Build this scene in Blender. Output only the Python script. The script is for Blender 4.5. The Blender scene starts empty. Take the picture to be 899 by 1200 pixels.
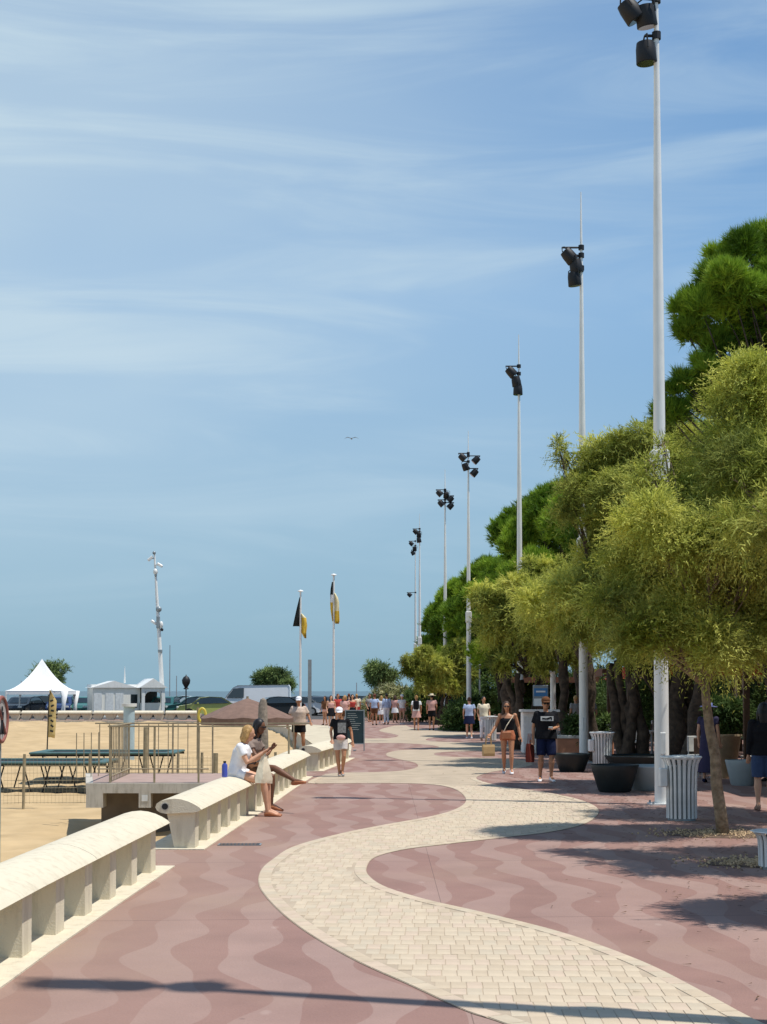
import bpy, bmesh, math, random
import numpy as np
from mathutils import Vector, Matrix
from mathutils.geometry import tessellate_polygon
random.seed(7); RNG = np.random.default_rng(7)
S = bpy.context.scene
COL = S.collection
# ------------------------------------------------------------------ camera
H = 1.85; F = 1800.0; TH = math.radians(2.35); SH = 210 - F*math.tan(TH)
cd = bpy.data.cameras.new("camera"); cam = bpy.data.objects.new("camera", cd); COL.objects.link(cam)
cam.location = (0, 0, H); cam.rotation_euler = (math.radians(90)+TH, 0, 0)
cd.sensor_width = 36; cd.lens = F*36/1200; cd.shift_y = SH/1200; cd.clip_start = .1; cd.clip_end = 60000
S.camera = cam
# ------------------------------------------------------------------ light
SUN_EL = math.radians(68); SUN_AZ = math.atan2(.955, -.295)      # azimuth clockwise from +Y
w = bpy.data.worlds.new("World"); S.world = w; w.use_nodes = True
nt = w.node_tree; N = nt.nodes; L = nt.links; N.clear()
out = N.new('ShaderNodeOutputWorld'); bg = N.new('ShaderNodeBackground'); L.new(bg.outputs[0], out.inputs[0])
bg.inputs[1].default_value = .1
sky = N.new('ShaderNodeTexSky'); sky.sky_type = 'NISHITA'; sky.sun_disc = False
sky.sun_elevation = SUN_EL; sky.sun_rotation = SUN_AZ; sky.air_density = 1.0; sky.dust_density = .6; sky.ozone_density = 1.5
tc = N.new('ShaderNodeTexCoord'); sep = N.new('ShaderNodeSeparateXYZ'); L.new(tc.outputs['Generated'], sep.inputs[0])
ramp = N.new('ShaderNodeValToRGB'); L.new(sep.outputs[2], ramp.inputs[0])
e = ramp.color_ramp.elements
e[0].position = 0.0; e[0].color = (.22, .415, .555, 1)
e[1].position = 1.0; e[1].color = (.055, .16, .42, 1)
for p, c in ((.10, (.255, .46, .64, 1)), (.25, (.215, .435, .74, 1)), (.45, (.12, .29, .60, 1))):
    q = e.new(p); q.color = c
def sky_noise(scale, sc, rot, detail, dist, lo, hi):
    m = N.new('ShaderNodeMapping'); m.inputs['Scale'].default_value = sc; m.inputs['Rotation'].default_value = rot
    L.new(tc.outputs['Generated'], m.inputs[0])
    n = N.new('ShaderNodeTexNoise'); n.inputs['Scale'].default_value = scale; n.inputs['Detail'].default_value = detail
    n.inputs['Roughness'].default_value = .55; n.inputs['Distortion'].default_value = dist; L.new(m.outputs[0], n.inputs[0])
    r = N.new('ShaderNodeMapRange'); r.inputs[1].default_value = lo; r.inputs[2].default_value = hi; r.interpolation_type = 'SMOOTHSTEP'
    L.new(n.outputs[0], r.inputs[0]); return r.outputs[0]
def mth(op, a, b):
    n = N.new('ShaderNodeMath'); n.operation = op
    for i, v in enumerate((a, b)):
        if isinstance(v, (int, float)): n.inputs[i].default_value = v
        else: L.new(v, n.inputs[i])
    n.use_clamp = True; return n.outputs[0]
wisps = sky_noise(2.3, (1.3, 1.0, 9.5), (.0, math.radians(10), .55), 6, .9, .38, .74)
veil = sky_noise(1.3, (1.3, 1.0, 3.0), (0, math.radians(-20), .4), 3, .3, .34, .66)
elev = N.new('ShaderNodeMapRange'); elev.inputs[1].default_value = .02; elev.inputs[2].default_value = .2; L.new(sep.outputs[2], elev.inputs[0])
left = N.new('ShaderNodeMapRange'); left.inputs[1].default_value = .22; left.inputs[2].default_value = -.26; L.new(sep.outputs[0], left.inputs[0])
cl = mth('ADD', mth('MULTIPLY', wisps, .44), mth('MULTIPLY', mth('ADD', mth('MULTIPLY', veil, .45), .72), mth('ADD', mth('MULTIPLY', left.outputs[0], .74), .11)))
zen = N.new('ShaderNodeMapRange'); zen.inputs[1].default_value = .42; zen.inputs[2].default_value = .7; zen.inputs[3].default_value = 1; zen.inputs[4].default_value = .25; L.new(sep.outputs[2], zen.inputs[0])
cl = mth('MULTIPLY', cl, zen.outputs[0])
cl = mth('MULTIPLY', cl, mth('ADD', mth('MULTIPLY', elev.outputs[0], .85), .12))
mx = N.new('ShaderNodeMix'); mx.data_type = 'RGBA'; L.new(cl, mx.inputs[0]); L.new(ramp.outputs[0], mx.inputs[6]); mx.inputs[7].default_value = (.58, .735, .84, 1)
sc10 = N.new('ShaderNodeVectorMath'); sc10.operation = 'SCALE'; sc10.inputs[3].default_value = 10; L.new(mx.outputs[2], sc10.inputs[0])
mx2 = N.new('ShaderNodeMix'); mx2.data_type = 'RGBA'; mx2.inputs[0].default_value = .88
L.new(sky.outputs[0], mx2.inputs[6]); L.new(sc10.outputs[0], mx2.inputs[7]); L.new(mx2.outputs[2], bg.inputs[0])
sl = bpy.data.lights.new("sun", 'SUN'); so = bpy.data.objects.new("sun", sl); COL.objects.link(so)
sl.energy = 4.6; sl.angle = math.radians(.5); sl.color = (1, .955, .88)
sd = Vector((.955*math.cos(SUN_EL), -.295*math.cos(SUN_EL), math.sin(SUN_EL)))
so.rotation_euler = sd.to_track_quat('Z', 'Y').to_euler(); so.location = sd*60
S.view_settings.view_transform = 'Standard'; S.view_settings.look = 'None'; S.view_settings.exposure = 0; S.view_settings.gamma = 1
S.render.engine = 'CYCLES'; S.cycles.max_bounces = 6; S.cycles.transparent_max_bounces = 6
# ------------------------------------------------------------------ surveying helpers (photo pixel -> point of the place)
def ray(px, py):
    x = (px-449.5)/F; v = (600-py+SH)/F
    return Vector((x, math.cos(TH)-v*math.sin(TH), math.sin(TH)+v*math.cos(TH)))
def G(px, py, z=0.0):
    d = ray(px, py); t = (z-H)/d.z; return Vector((d.x*t, d.y*t, z))
def A(px, py, Y):
    d = ray(px, py); t = Y/d.y; return Vector((d.x*t, Y, H+d.z*t))
# ------------------------------------------------------------------ materials
MATS = {}
def mat(name, col, rough=.6, var=.12, scale=8, bump=0, bscale=40, metal=0, spec=.4, col2=None, trans=0, tint=False, stain=0):
    if name in MATS: return MATS[name]
    m = bpy.data.materials.new(name); m.use_nodes = True; t = m.node_tree; n = t.nodes; l = t.links
    b = n['Principled BSDF']; b.inputs['Roughness'].default_value = rough; b.inputs['Metallic'].default_value = metal
    b.inputs['Specular IOR Level'].default_value = spec
    c = Vector(col[:3]); c2 = Vector(col2) if col2 else None
    tcn = n.new('ShaderNodeTexCoord')
    no = n.new('ShaderNodeTexNoise'); no.inputs['Scale'].default_value = scale; no.inputs['Detail'].default_value = 5; l.new(tcn.outputs['Object'], no.inputs[0])
    mr = n.new('ShaderNodeMapRange'); mr.inputs[1].default_value = .3; mr.inputs[2].default_value = .7; l.new(no.outputs[0], mr.inputs[0])
    mi = n.new('ShaderNodeMix'); mi.data_type = 'RGBA'; l.new(mr.outputs[0], mi.inputs[0])
    a = c*(1-var); bb = c2 if c2 else c*(1+var)
    mi.inputs[6].default_value = (*a, 1); mi.inputs[7].default_value = (*bb, 1); src = mi.outputs[2]
    if tint:
        at = n.new('ShaderNodeAttribute'); at.attribute_name = 'tint'
        hs = n.new('ShaderNodeHueSaturation'); l.new(src, hs.inputs['Color'])
        r1 = n.new('ShaderNodeMapRange'); r1.inputs[3].default_value = .485; r1.inputs[4].default_value = .52; l.new(at.outputs['Fac'], r1.inputs[0]); l.new(r1.outputs[0], hs.inputs['Hue'])
        r2 = n.new('ShaderNodeMapRange'); r2.inputs[3].default_value = 1.55; r2.inputs[4].default_value = .42; l.new(at.outputs['Fac'], r2.inputs[0]); l.new(r2.outputs[0], hs.inputs['Value'])  # random leaf tone; its dark end also paints shade inside the crowns
        src = hs.outputs[0]
    if stain:
        mp = n.new('ShaderNodeMapping'); mp.inputs['Scale'].default_value = (9, 9, 1.6); l.new(tcn.outputs['Object'], mp.inputs[0])
        ns = n.new('ShaderNodeTexNoise'); ns.inputs['Scale'].default_value = 1; ns.inputs['Detail'].default_value = 8; ns.inputs['Roughness'].default_value = .68; l.new(mp.outputs[0], ns.inputs[0])
        rs_ = n.new('ShaderNodeMapRange'); rs_.inputs[1].default_value = .50; rs_.inputs[2].default_value = .74; rs_.inputs[4].default_value = stain; l.new(ns.outputs[0], rs_.inputs[0])
        mst = n.new('ShaderNodeMix'); mst.data_type = 'RGBA'; l.new(rs_.outputs[0], mst.inputs[0]); l.new(src, mst.inputs[6]); mst.inputs[7].default_value = (*(Vector((c[0]*.45, c[1]*.42, c[2]*.36))), 1); src = mst.outputs[2]
    l.new(src, b.inputs['Base Color'])
    if bump:
        n2 = n.new('ShaderNodeTexNoise'); n2.inputs['Scale'].default_value = bscale; n2.inputs['Detail'].default_value = 6; l.new(tcn.outputs['Object'], n2.inputs[0])
        bp = n.new('ShaderNodeBump'); bp.inputs['Strength'].default_value = bump; bp.inputs['Distance'].default_value = .02; l.new(n2.outputs[0], bp.inputs['Height']); l.new(bp.outputs[0], b.inputs['Normal'])
    if trans:
        tr = n.new('ShaderNodeBsdfTranslucent'); l.new(src, tr.inputs[0]); ms = n.new('ShaderNodeMixShader'); ms.inputs[0].default_value = trans
        l.new(b.outputs[0], ms.inputs[1]); l.new(tr.outputs[0], ms.inputs[2]); l.new(ms.outputs[0], n['Material Output'].inputs[0])
    MATS[name] = m; return m
def srgb(r, g, b):
    f = lambda v: (v/255/12.92 if v/255 <= .04045 else ((v/255+.055)/1.055)**2.4)
    return (f(r), f(g), f(b))
M_conc = mat('bench_concrete', (.76, .685, .52), .85, .09, 2.6, .35, 70, col2=(.66, .59, .45), stain=.5)
M_concg = mat('grey_concrete', (.50, .47, .41), .9, .12, 3, .4, 60, stain=.7)
M_white = mat('white_paint', (.80, .80, .77), .35, .04, 3, stain=.25)
M_whited = mat('white_enamel_worn', (.70, .72, .71), .45, .10, 6, stain=.4)
M_black = mat('black_metal', (.010, .011, .014), .55, .2, 6)
M_rail = mat('weathered_rail', (.30, .25, .16), .7, .25, 9)
M_steel = mat('grey_steel', (.28, .32, .34), .45, .12, 5, metal=.4)
M_brick = [mat('cream_brick_%s' % k, c, .85, .09, 5, .3, 150) for k, c in (('pale', (.56, .46, .335)), ('sand', (.525, .425, .305)), ('rosy', (.555, .44, .33)), ('grey', (.525, .44, .325)))]
M_mort = mat('cream_mortar', (.44, .355, .26), .95, .12, 2, .3, 80)
M_sand = mat('sand', (.50, .355, .185), .95, .14, .9, .9, 5, col2=(.57, .41, .22))
M_bark = mat('tamarisk_bark', (.22, .16, .10), .95, .35, 14, .9, 30, col2=(.34, .26, .17))
M_barkd = mat('pine_bark', (.040, .030, .022), .95, .4, 7, 1.0, 18, col2=(.10, .07, .048))
M_tam = mat('tamarisk_leaf', (.36, .415, .05), .75, .25, 1.8, spec=.12, trans=.32, tint=True, col2=(.57, .58, .15))
M_pine = mat('pine_needle', (.14, .27, .018), .6, .3, 1.2, spec=.2, trans=.25, tint=True, col2=(.28, .42, .04))
M_hedge = mat('hedge_leaf', (.05, .10, .022), .7, .3, 2, spec=.2, trans=.2, tint=True, col2=(.10, .16, .04))
M_oleander = mat('flowering_leaf', (.16, .21, .06), .7, .3, 2, spec=.2, trans=.2, tint=True, col2=(.50, .48, .26))
backdrop_hedges = ((552, 640, 775, 100, 'tall dark hedge filling the gap right of the four-lamp mast', 12), (600, 760, 770, 88, 'dark evergreen hedge behind the third mast', 13))
M_shrub = mat('far_tree_leaf', (.13, .20, .06), .8, .3, 2, spec=.2, trans=.3, tint=True, col2=(.26, .34, .12))
M_skin = mat('skin_light', (.60, .33, .21), .5, .06, 20)
M_tan = mat('skin_tanned', (.46, .22, .12), .5, .06, 20)
M_dark = mat('skin_brown', (.17, .075, .04), .5, .06, 20)
M_glass = mat('dark_glass', (.02, .03, .035), .08, .1, 2, spec=.8)
M_rubber = mat('tyre_rubber', (.02, .02, .02), .8, .1, 8)
M_chrome = mat('rim_metal', (.5, .5, .5), .3, .1, 8, metal=.8)
def cloth(name, c, rough=.9): return mat('cloth_'+name, c, rough, .10, 9, .5, 14, spec=.1)
# wavy two-tone pavement
def pavement_mat():
    m = bpy.data.materials.new('red_wave_pavement'); m.use_nodes = True; t = m.node_tree; n = t.nodes; l = t.links; b = n['Principled BSDF']
    def MM(op, a, b2=0.0, c=0.0):
        q = n.new('ShaderNodeMath'); q.operation = op
        for i, v in enumerate((a, b2, c)):
            if isinstance(v, (int, float)): q.inputs[i].default_value = v
            else: l.new(v, q.inputs[i])
        return q.outputs[0]
    g = n.new('ShaderNodeNewGeometry'); sp = n.new('ShaderNodeSeparateXYZ'); l.new(g.outputs['Position'], sp.inputs[0])
    X, Y = sp.outputs[0], sp.outputs[1]
    # slow drift of direction, then a meander, then stripes whose width swells and thins
    wob = MM('MULTIPLY', MM('SINE', MM('MULTIPLY', Y, 2*math.pi/2.5)), .085)
    wob2 = MM('MULTIPLY', MM('SINE', MM('MULTIPLY_ADD', Y, 2*math.pi/5.6, 1.0)), .15)
    U = MM('ADD', MM('ADD', X, wob), MM('ADD', wob2, MM('MULTIPLY', Y, .035)))
    st = MM('SINE', MM('MULTIPLY', U, 2*math.pi/.62))
    ph = MM('MULTIPLY', U, 1.9/.62)
    sw = MM('MULTIPLY', MM('SINE', MM('ADD', MM('MULTIPLY', Y, 2*math.pi/1.55), ph)), .62)
    v = MM('ADD', st, sw)
    rg = n.new('ShaderNodeMapRange'); rg.inputs[1].default_value = -.03; rg.inputs[2].default_value = .03; l.new(v, rg.inputs[0])
    fade = n.new('ShaderNodeTexNoise'); fade.inputs['Scale'].default_value = .35; l.new(g.outputs['Position'], fade.inputs[0])
    fr = n.new('ShaderNodeMapRange'); fr.inputs[1].default_value = .35; fr.inputs[2].default_value = .6; fr.inputs[3].default_value = .55; l.new(fade.outputs[0], fr.inputs[0])
    f = MM('MULTIPLY', rg.outputs[0], fr.outputs[0])
    mi = n.new('ShaderNodeMix'); mi.data_type = 'RGBA'; l.new(f, mi.inputs[0]); mi.inputs[6].default_value = (.275, .160, .132, 1); mi.inputs[7].default_value = (.330, .218, .184, 1)
    n1 = n.new('ShaderNodeTexNoise'); n1.inputs['Scale'].default_value = 1.1; n1.inputs['Detail'].default_value = 7; n1.inputs['Roughness'].default_value = .62; l.new(g.outputs['Position'], n1.inputs[0])
    r1 = n.new('ShaderNodeMapRange'); r1.inputs[1].default_value = .3; r1.inputs[2].default_value = .72; r1.inputs[3].default_value = .88; r1.inputs[4].default_value = 1.12; l.new(n1.outputs[0], r1.inputs[0])
    n3 = n.new('ShaderNodeTexNoise'); n3.inputs['Scale'].default_value = 60; n3.inputs['Detail'].default_value = 3; l.new(g.outputs['Position'], n3.inputs[0])
    r3 = n.new('ShaderNodeMapRange'); r3.inputs[3].default_value = .86; r3.inputs[4].default_value = 1.14; l.new(n3.outputs[0], r3.inputs[0])
    mul = n.new('ShaderNodeVectorMath'); mul.operation = 'SCALE'; l.new(mi.outputs[2], mul.inputs[0]); l.new(MM('MULTIPLY', r1.outputs[0], r3.outputs[0]), mul.inputs[3])
    # sand blown over parts of the pavement and small pale scuffs
    n4 = n.new('ShaderNodeTexNoise'); n4.inputs['Scale'].default_value = .5; n4.inputs['Detail'].default_value = 6; l.new(g.outputs['Position'], n4.inputs[0])
    r4 = n.new('ShaderNodeMapRange'); r4.inputs[1].default_value = .52; r4.inputs[2].default_value = .8; r4.inputs[4].default_value = .45; l.new(n4.outputs[0], r4.inputs[0])
    dr = n.new('ShaderNodeMapRange'); dr.inputs[1].default_value = -.6; dr.inputs[2].default_value = -2.4; dr.inputs[4].default_value = .9; l.new(X, dr.inputs[0])
    sdf = MM('MINIMUM', MM('ADD', r4.outputs[0], MM('MULTIPLY', dr.outputs[0], n4.outputs[0])), .8)
    m2 = n.new('ShaderNodeMix'); m2.data_type = 'RGBA'; l.new(sdf, m2.inputs[0]); l.new(mul.outputs[0], m2.inputs[6]); m2.inputs[7].default_value = (.35, .24, .175, 1)
    vo = n.new('ShaderNodeTexVoronoi'); vo.inputs['Scale'].default_value = 2.3; mp = n.new('ShaderNodeMapping'); mp.inputs['Scale'].default_value = (1, .45, 1); l.new(g.outputs['Position'], mp.inputs[0]); l.new(mp.outputs[0], vo.inputs[0])
    r5 = n.new('ShaderNodeMapRange'); r5.inputs[1].default_value = .09; r5.inputs[2].default_value = .04; r5.inputs[4].default_value = .16; l.new(vo.outputs['Distance'], r5.inputs[0])
    m3 = n.new('ShaderNodeMix'); m3.data_type = 'RGBA'; l.new(r5.outputs[0], m3.inputs[0]); l.new(m2.outputs[2], m3.inputs[6]); m3.inputs[7].default_value = (.60, .48, .42, 1)
    v2 = n.new('ShaderNodeTexVoronoi'); v2.inputs['Scale'].default_value = 1.7; v2.inputs['Randomness'].default_value = 1; l.new(g.outputs['Position'], v2.inputs[0])
    r6 = n.new('ShaderNodeMapRange'); r6.inputs[1].default_value = .045; r6.inputs[2].default_value = .02; r6.inputs[4].default_value = .5; l.new(v2.outputs['Distance'], r6.inputs[0])
    m5 = n.new('ShaderNodeMix'); m5.data_type = 'RGBA'; l.new(r6.outputs[0], m5.inputs[0]); l.new(m3.outputs[2], m5.inputs[6]); m5.inputs[7].default_value = (.12, .08, .07, 1); m3 = m5
    jf = MM('FRACT', MM('DIVIDE', MM('ADD', Y, MM('MULTIPLY', X, -.06)), 4.2)); jx = MM('FRACT', MM('DIVIDE', MM('ADD', X, 30.7), 3.9))
    jj = MM('MAXIMUM', MM('LESS_THAN', jf, .0035), MM('LESS_THAN', jx, .0016))
    m4 = n.new('ShaderNodeMix'); m4.data_type = 'RGBA'; l.new(MM('MULTIPLY', jj, .55), m4.inputs[0]); l.new(m3.outputs[2], m4.inputs[6]); m4.inputs[7].default_value = (.07, .045, .04, 1)
    l.new(m4.outputs[2], b.inputs['Base Color']); b.inputs['Roughness'].default_value = .8; b.inputs['Specular IOR Level'].default_value = .3
    bp = n.new('ShaderNodeBump'); bp.inputs['Strength'].default_value = .35; bp.inputs['Distance'].default_value = .01; l.new(n3.outputs[0], bp.inputs['Height']); l.new(bp.outputs[0], b.inputs['Normal'])
    return m
M_pave = pavement_mat()
# ------------------------------------------------------------------ mesh helpers
class MB:
    def __init__(s): s.v = []; s.f = []
    def add(s, vs, fs):
        o = len(s.v); s.v += [tuple(v) for v in vs]; s.f += [tuple(i+o for i in f) for f in fs]; return s
    def box(s, c, d, rot=None, bev=0):
        hx, hy, hz = d[0]/2, d[1]/2, d[2]/2; c = Vector(c)
        if bev:
            b = min(bev, hx*.9, hy*.9, hz*.9); vs = []; 
            bm = bmesh.new(); bmesh.ops.create_cube(bm, size=1); bmesh.ops.scale(bm, vec=d, verts=bm.verts)
            bmesh.ops.bevel(bm, geom=bm.edges[:], offset=b, segments=1, affect='EDGES'); bm.verts.index_update()
            vs = [v.co.copy() for v in bm.verts]; fs = [[v.index for v in f.verts] for f in bm.faces]; bm.free()
        else:
            vs = [Vector((x, y, z)) for x in (-hx, hx) for y in (-hy, hy) for z in (-hz, hz)]
            fs = [(0, 1, 3, 2), (4, 6, 7, 5), (0, 4, 5, 1), (2, 3, 7, 6), (0, 2, 6, 4), (1, 5, 7, 3)]
        if rot is not None:
            R = rot if isinstance(rot, Matrix) else Matrix.Rotation(rot, 3, 'Z'); vs = [R @ v for v in vs]
        return s.add([v+c for v in vs], fs)
    def tube(s, pts, r, n=10, side=None, r2=None, cap=True):
        pts = [Vector(p) for p in pts]; m = len(pts)
        r = [r]*m if isinstance(r, (int, float)) else r
        r2 = r if r2 is None else ([r2]*m if isinstance(r2, (int, float)) else r2)
        vs = []; prev = None
        for i, p in enumerate(pts):
            t = (pts[min(i+1, m-1)]-pts[max(i-1, 0)]).normalized()
            if side is not None: u = Vector(side)
            elif prev is not None: u = prev
            else: u = Vector((1, 0, 0)) if abs(t.x) < .9 else Vector((0, 1, 0))
            u = (u-t*u.dot(t)).normalized(); prev = u; w_ = t.cross(u)
            for k in range(n):
                a = 2*math.pi*k/n; vs.append(p+u*math.cos(a)*r[i]+w_*math.sin(a)*r2[i])
        fs = [(i*n+k, i*n+(k+1) % n, (i+1)*n+(k+1) % n, (i+1)*n+k) for i in range(m-1) for k in range(n)]
        if cap: fs += [tuple(range(n-1, -1, -1)), tuple(range((m-1)*n, m*n))]
        return s.add(vs, fs)
    def ell(s, c, r, n=12, m=8, rot=None):
        c = Vector(c); vs = []; R = rot
        for i in range(m+1):
            th = math.pi*i/m
            for k in range(n):
                a = 2*math.pi*k/n; v = Vector((r[0]*math.sin(th)*math.cos(a), r[1]*math.sin(th)*math.sin(a), -r[2]*math.cos(th)))
                if R is not None: v = R @ v
                vs.append(c+v)
        fs = [(i*n+k, i*n+(k+1) % n, (i+1)*n+(k+1) % n, (i+1)*n+k) for i in range(m) for k in range(n)]
        return s.add(vs, fs)
    def lathe(s, prof, n=24, c=(0, 0, 0), wob=None):
        c = Vector(c); vs = []
        for (r, z) in prof:
            for k in range(n):
                a = 2*math.pi*k/n; q = r*(1 if wob is None else wob(a, z)); vs.append(c+Vector((q*math.cos(a), q*math.sin(a), z)))
        m = len(prof); fs = [(i*n+k, i*n+(k+1) % n, (i+1)*n+(k+1) % n, (i+1)*n+k) for i in range(m-1) for k in range(n)]
        return s.add(vs, fs)
    def prism(s, prof, a, b, T):            # profile (u,z) swept; T(u,z,t) gives the point
        n = len(prof); vs = [T(u, z, a) for u, z in prof]+[T(u, z, b) for u, z in prof]
        fs = [(k, (k+1) % n, (k+1) % n+n, k+n) for k in range(n)]+[tuple(range(n-1, -1, -1)), tuple(range(n, 2*n))]
        return s.add(vs, fs)
    def build(s, name, m, parent=None, smooth=False, loc=None, weld=False):
        me = bpy.data.meshes.new(name); me.from_pydata(s.v, [], s.f); me.materials.append(m)
        bm = bmesh.new(); bm.from_mesh(me)
        bmesh.ops.remove_doubles(bm, verts=bm.verts, dist=1e-5)
        bmesh.ops.recalc_face_normals(bm, faces=bm.faces); bm.to_mesh(me); bm.free()
        if smooth:
            for p in me.polygons: p.use_smooth = True
            if smooth == 'auto':
                try: me.set_sharp_from_angle(angle=math.radians(40))
                except Exception: pass
        return link(name, me, parent, loc)
def link(name, me, parent=None, loc=None):
    o = bpy.data.objects.new(name, me); COL.objects.link(o)
    if parent: o.parent = parent
    if loc is not None: o.location = loc
    return o
def tag(o, label, cat, group=None, kind=None):
    o['label'] = label; o['category'] = cat
    if group: o['group'] = group
    if kind: o['kind'] = kind
    return o
def thing(name, loc, label, cat, rz=0, group=None):
    o = bpy.data.objects.new(name, None); COL.objects.link(o); o.location = loc; o.rotation_euler = (0, 0, rz); o.empty_display_size = .2
    return tag(o, label, cat, group)
def structure(o): o['kind'] = 'structure'; return o
def copy_tree(o, parent=None, loc=None, rz=None):
    c = o.copy(); COL.objects.link(c); c.parent = parent
    if loc is not None: c.location = loc
    if rz is not None: c.rotation_euler = (0, 0, rz)
    for ch in list(o.children): copy_tree(ch, c)
    return c
def remesh(mb, name, m, parent, voxel, smooth_it=2):
    me = bpy.data.meshes.new(name); me.from_pydata(mb.v, [], mb.f)
    bm = bmesh.new(); bm.from_mesh(me); bmesh.ops.remove_doubles(bm, verts=bm.verts, dist=1e-6); bmesh.ops.recalc_face_normals(bm, faces=bm.faces); bm.to_mesh(me); bm.free()
    o = bpy.data.objects.new(name, me); COL.objects.link(o)
    r = o.modifiers.new('r', 'REMESH'); r.mode = 'VOXEL'; r.voxel_size = voxel; r.use_smooth_shade = True
    if smooth_it:
        s_ = o.modifiers.new('s', 'SMOOTH'); s_.iterations = smooth_it; s_.factor = .5
    dg = bpy.context.evaluated_depsgraph_get(); me2 = bpy.data.meshes.new_from_object(o.evaluated_get(dg))
    o.modifiers.clear(); o.data = me2; bpy.data.meshes.remove(me); me2.name = name; me2.materials.clear(); me2.materials.append(m)
    o.parent = parent; return o
def tri_mesh(name, P, tint, m, parent=None):
    """P: (n,3,3) triangles"""
    n = len(P); me = bpy.data.meshes.new(name); me.vertices.add(n*3); me.vertices.foreach_set('co', P.reshape(-1).astype(np.float32))
    me.loops.add(n*3); me.loops.foreach_set('vertex_index', np.arange(n*3, dtype=np.int32))
    me.polygons.add(n); me.polygons.foreach_set('loop_start', np.arange(0, n*3, 3, dtype=np.int32))
    a = me.attributes.new('tint', 'FLOAT', 'POINT'); a.data.foreach_set('value', np.repeat(tint, 3).astype(np.float32))
    me.update(); me.validate(); me.materials.append(m); return link(name, me, parent)
def norm(a): return a/np.maximum(np.linalg.norm(a, axis=-1, keepdims=True), 1e-9)

# ================================================================== GROUND
def spline(pts, n=6):
    out_ = []; P = [pts[0]]+pts+[pts[-1]]
    for i in range(1, len(P)-2):
        p0, p1, p2, p3 = [np.array(q, float) for q in P[i-1:i+3]]
        for k in range(n):
            t = k/n; out_.append(.5*((2*p1)+(-p0+p2)*t+(2*p0-5*p1+4*p2-p3)*t*t+(-p0+3*p1-3*p2+p3)*t**3))
    out_.append(np.array(pts[-1], float)); return out_
def sheet(name, poly, z, m):
    tris = tessellate_polygon([[Vector((p[0], p[1], 0)) for p in poly]])
    me = bpy.data.meshes.new(name); me.from_pydata([(p[0], p[1], z) for p in poly], [], [tuple(t) for t in tris]); me.materials.append(m)
    bm = bmesh.new(); bm.from_mesh(me); bmesh.ops.recalc_face_normals(bm, faces=bm.faces)
    if bm.faces and sum(f.normal.z for f in bm.faces) < 0: bmesh.ops.reverse_faces(bm, faces=bm.faces)
    bm.to_mesh(me); bm.free(); return structure(link(name, me))
# front foot line of the benches (x, y)
FOOT = [(-2.62, 2), (-2.55, 7), (-2.49, 11.1), (-2.40, 14.2), (-2.33, 16.3), (-2.21, 18.15), (-2.10, 21.2), (-1.97, 24), (-1.86, 28), (-1.66, 33.3), (-1.50, 35.8), (-1.10, 40), (-.9, 43)]
def foot_x(y):
    for (a, b), (c, d) in zip(FOOT, FOOT[1:]):
        if b <= y <= d: return a+(c-a)*(y-b)/(d-b)
    return FOOT[-1][0]
edge = [(foot_x(y)-.62, y) for _, y in FOOT]
edge += [(-1.6, 44), (-1.9, 50), (-3.0, 60), (-4.5, 75), (-7, 90), (-14, 97), (-60, 99)]
prom = [(2, -5), (60, -5), (60, 330), (-60, 330)] + [(x, y) for x, y in reversed(edge)] + [(-3.2, -5)]
sheet('promenade_pavement', prom, 0, M_pave)
wallb = MB()
E = [(-3.2, -5)]+edge
for (a, b), (c, d) in zip(E, E[1:]): wallb.add([(a, b, 0.002), (c, d, 0.002), (c, d, -2.2), (a, b, -2.2)], [(0, 1, 2, 3)])
structure(wallb.build('retaining_wall', M_concg))
# sand with footprints
def sand_z(x, y):
    b = -1.05+max(0, min(1, (y-48)/46))*.95
    return b
bm = MB(); nx, ny = 150, 220
xs = np.linspace(-1, 1, nx); ys = np.concatenate([np.linspace(-5, 55, 160), np.linspace(56, 98.9, 60)])
rs = np.random.default_rng(3); amp = rs.random((ny, nx))
vs = []
for j, y in enumerate(ys):
    for i, u in enumerate(xs):
        x = -26+25.5*u if y < 60 else -31+30.5*u
        jit = (amp[j, i]-.5)*.085 if y < 60 else (amp[j, i]-.5)*.10
        vs.append((x, y, sand_z(x, y)+jit+.05*math.sin(x*1.3+y*.7)*math.sin(y*.9-x*.4)))
fs = [(j*nx+i, j*nx+i+1, (j+1)*nx+i+1, (j+1)*nx+i) for j in range(ny-1) for i in range(nx-1)]
sd_ = MB(); sd_.v = vs; sd_.f = fs; structure(sd_.build('beach_sand', M_sand, smooth=True))
# far sand base out to the water, sea, car park asphalt
sheet('beach_lower_sand', [(-400, -20), (-3.3, -20), (-3.3, 43), (-8, 60), (-8, 99), (-400, 99)], -1.35, M_sand)
M_sea = mat('sea_water', (.055, .105, .125), .35, .15, .05, .6, .6, spec=.5)
sheet('sea', [(-25000, 170), (25000, 170), (25000, 40000), (-25000, 40000)], -.9, M_sea)
M_asph = mat('asphalt', (.075, .072, .07), .9, .15, 1, .4, 60)
sheet('car_park_ground', [(-59, 101.2), (-1.5, 101.2), (1.0, 160), (-59, 160)], .004, M_asph)
# pale sandy paving left of the promenade beyond the deck
M_pale = mat('pale_sandy_paving', (.56, .49, .36), .9, .14, 1.5, .3, 60)
sheet('pale_paving', [(-1.95, 44.2), (-.95, 44.2), (-1.2, 60), (-2.0, 80), (-5.5, 89), (-6.4, 88), (-4.4, 74), (-3.1, 60.5), (-2.1, 50)], .004, M_pale)
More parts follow.
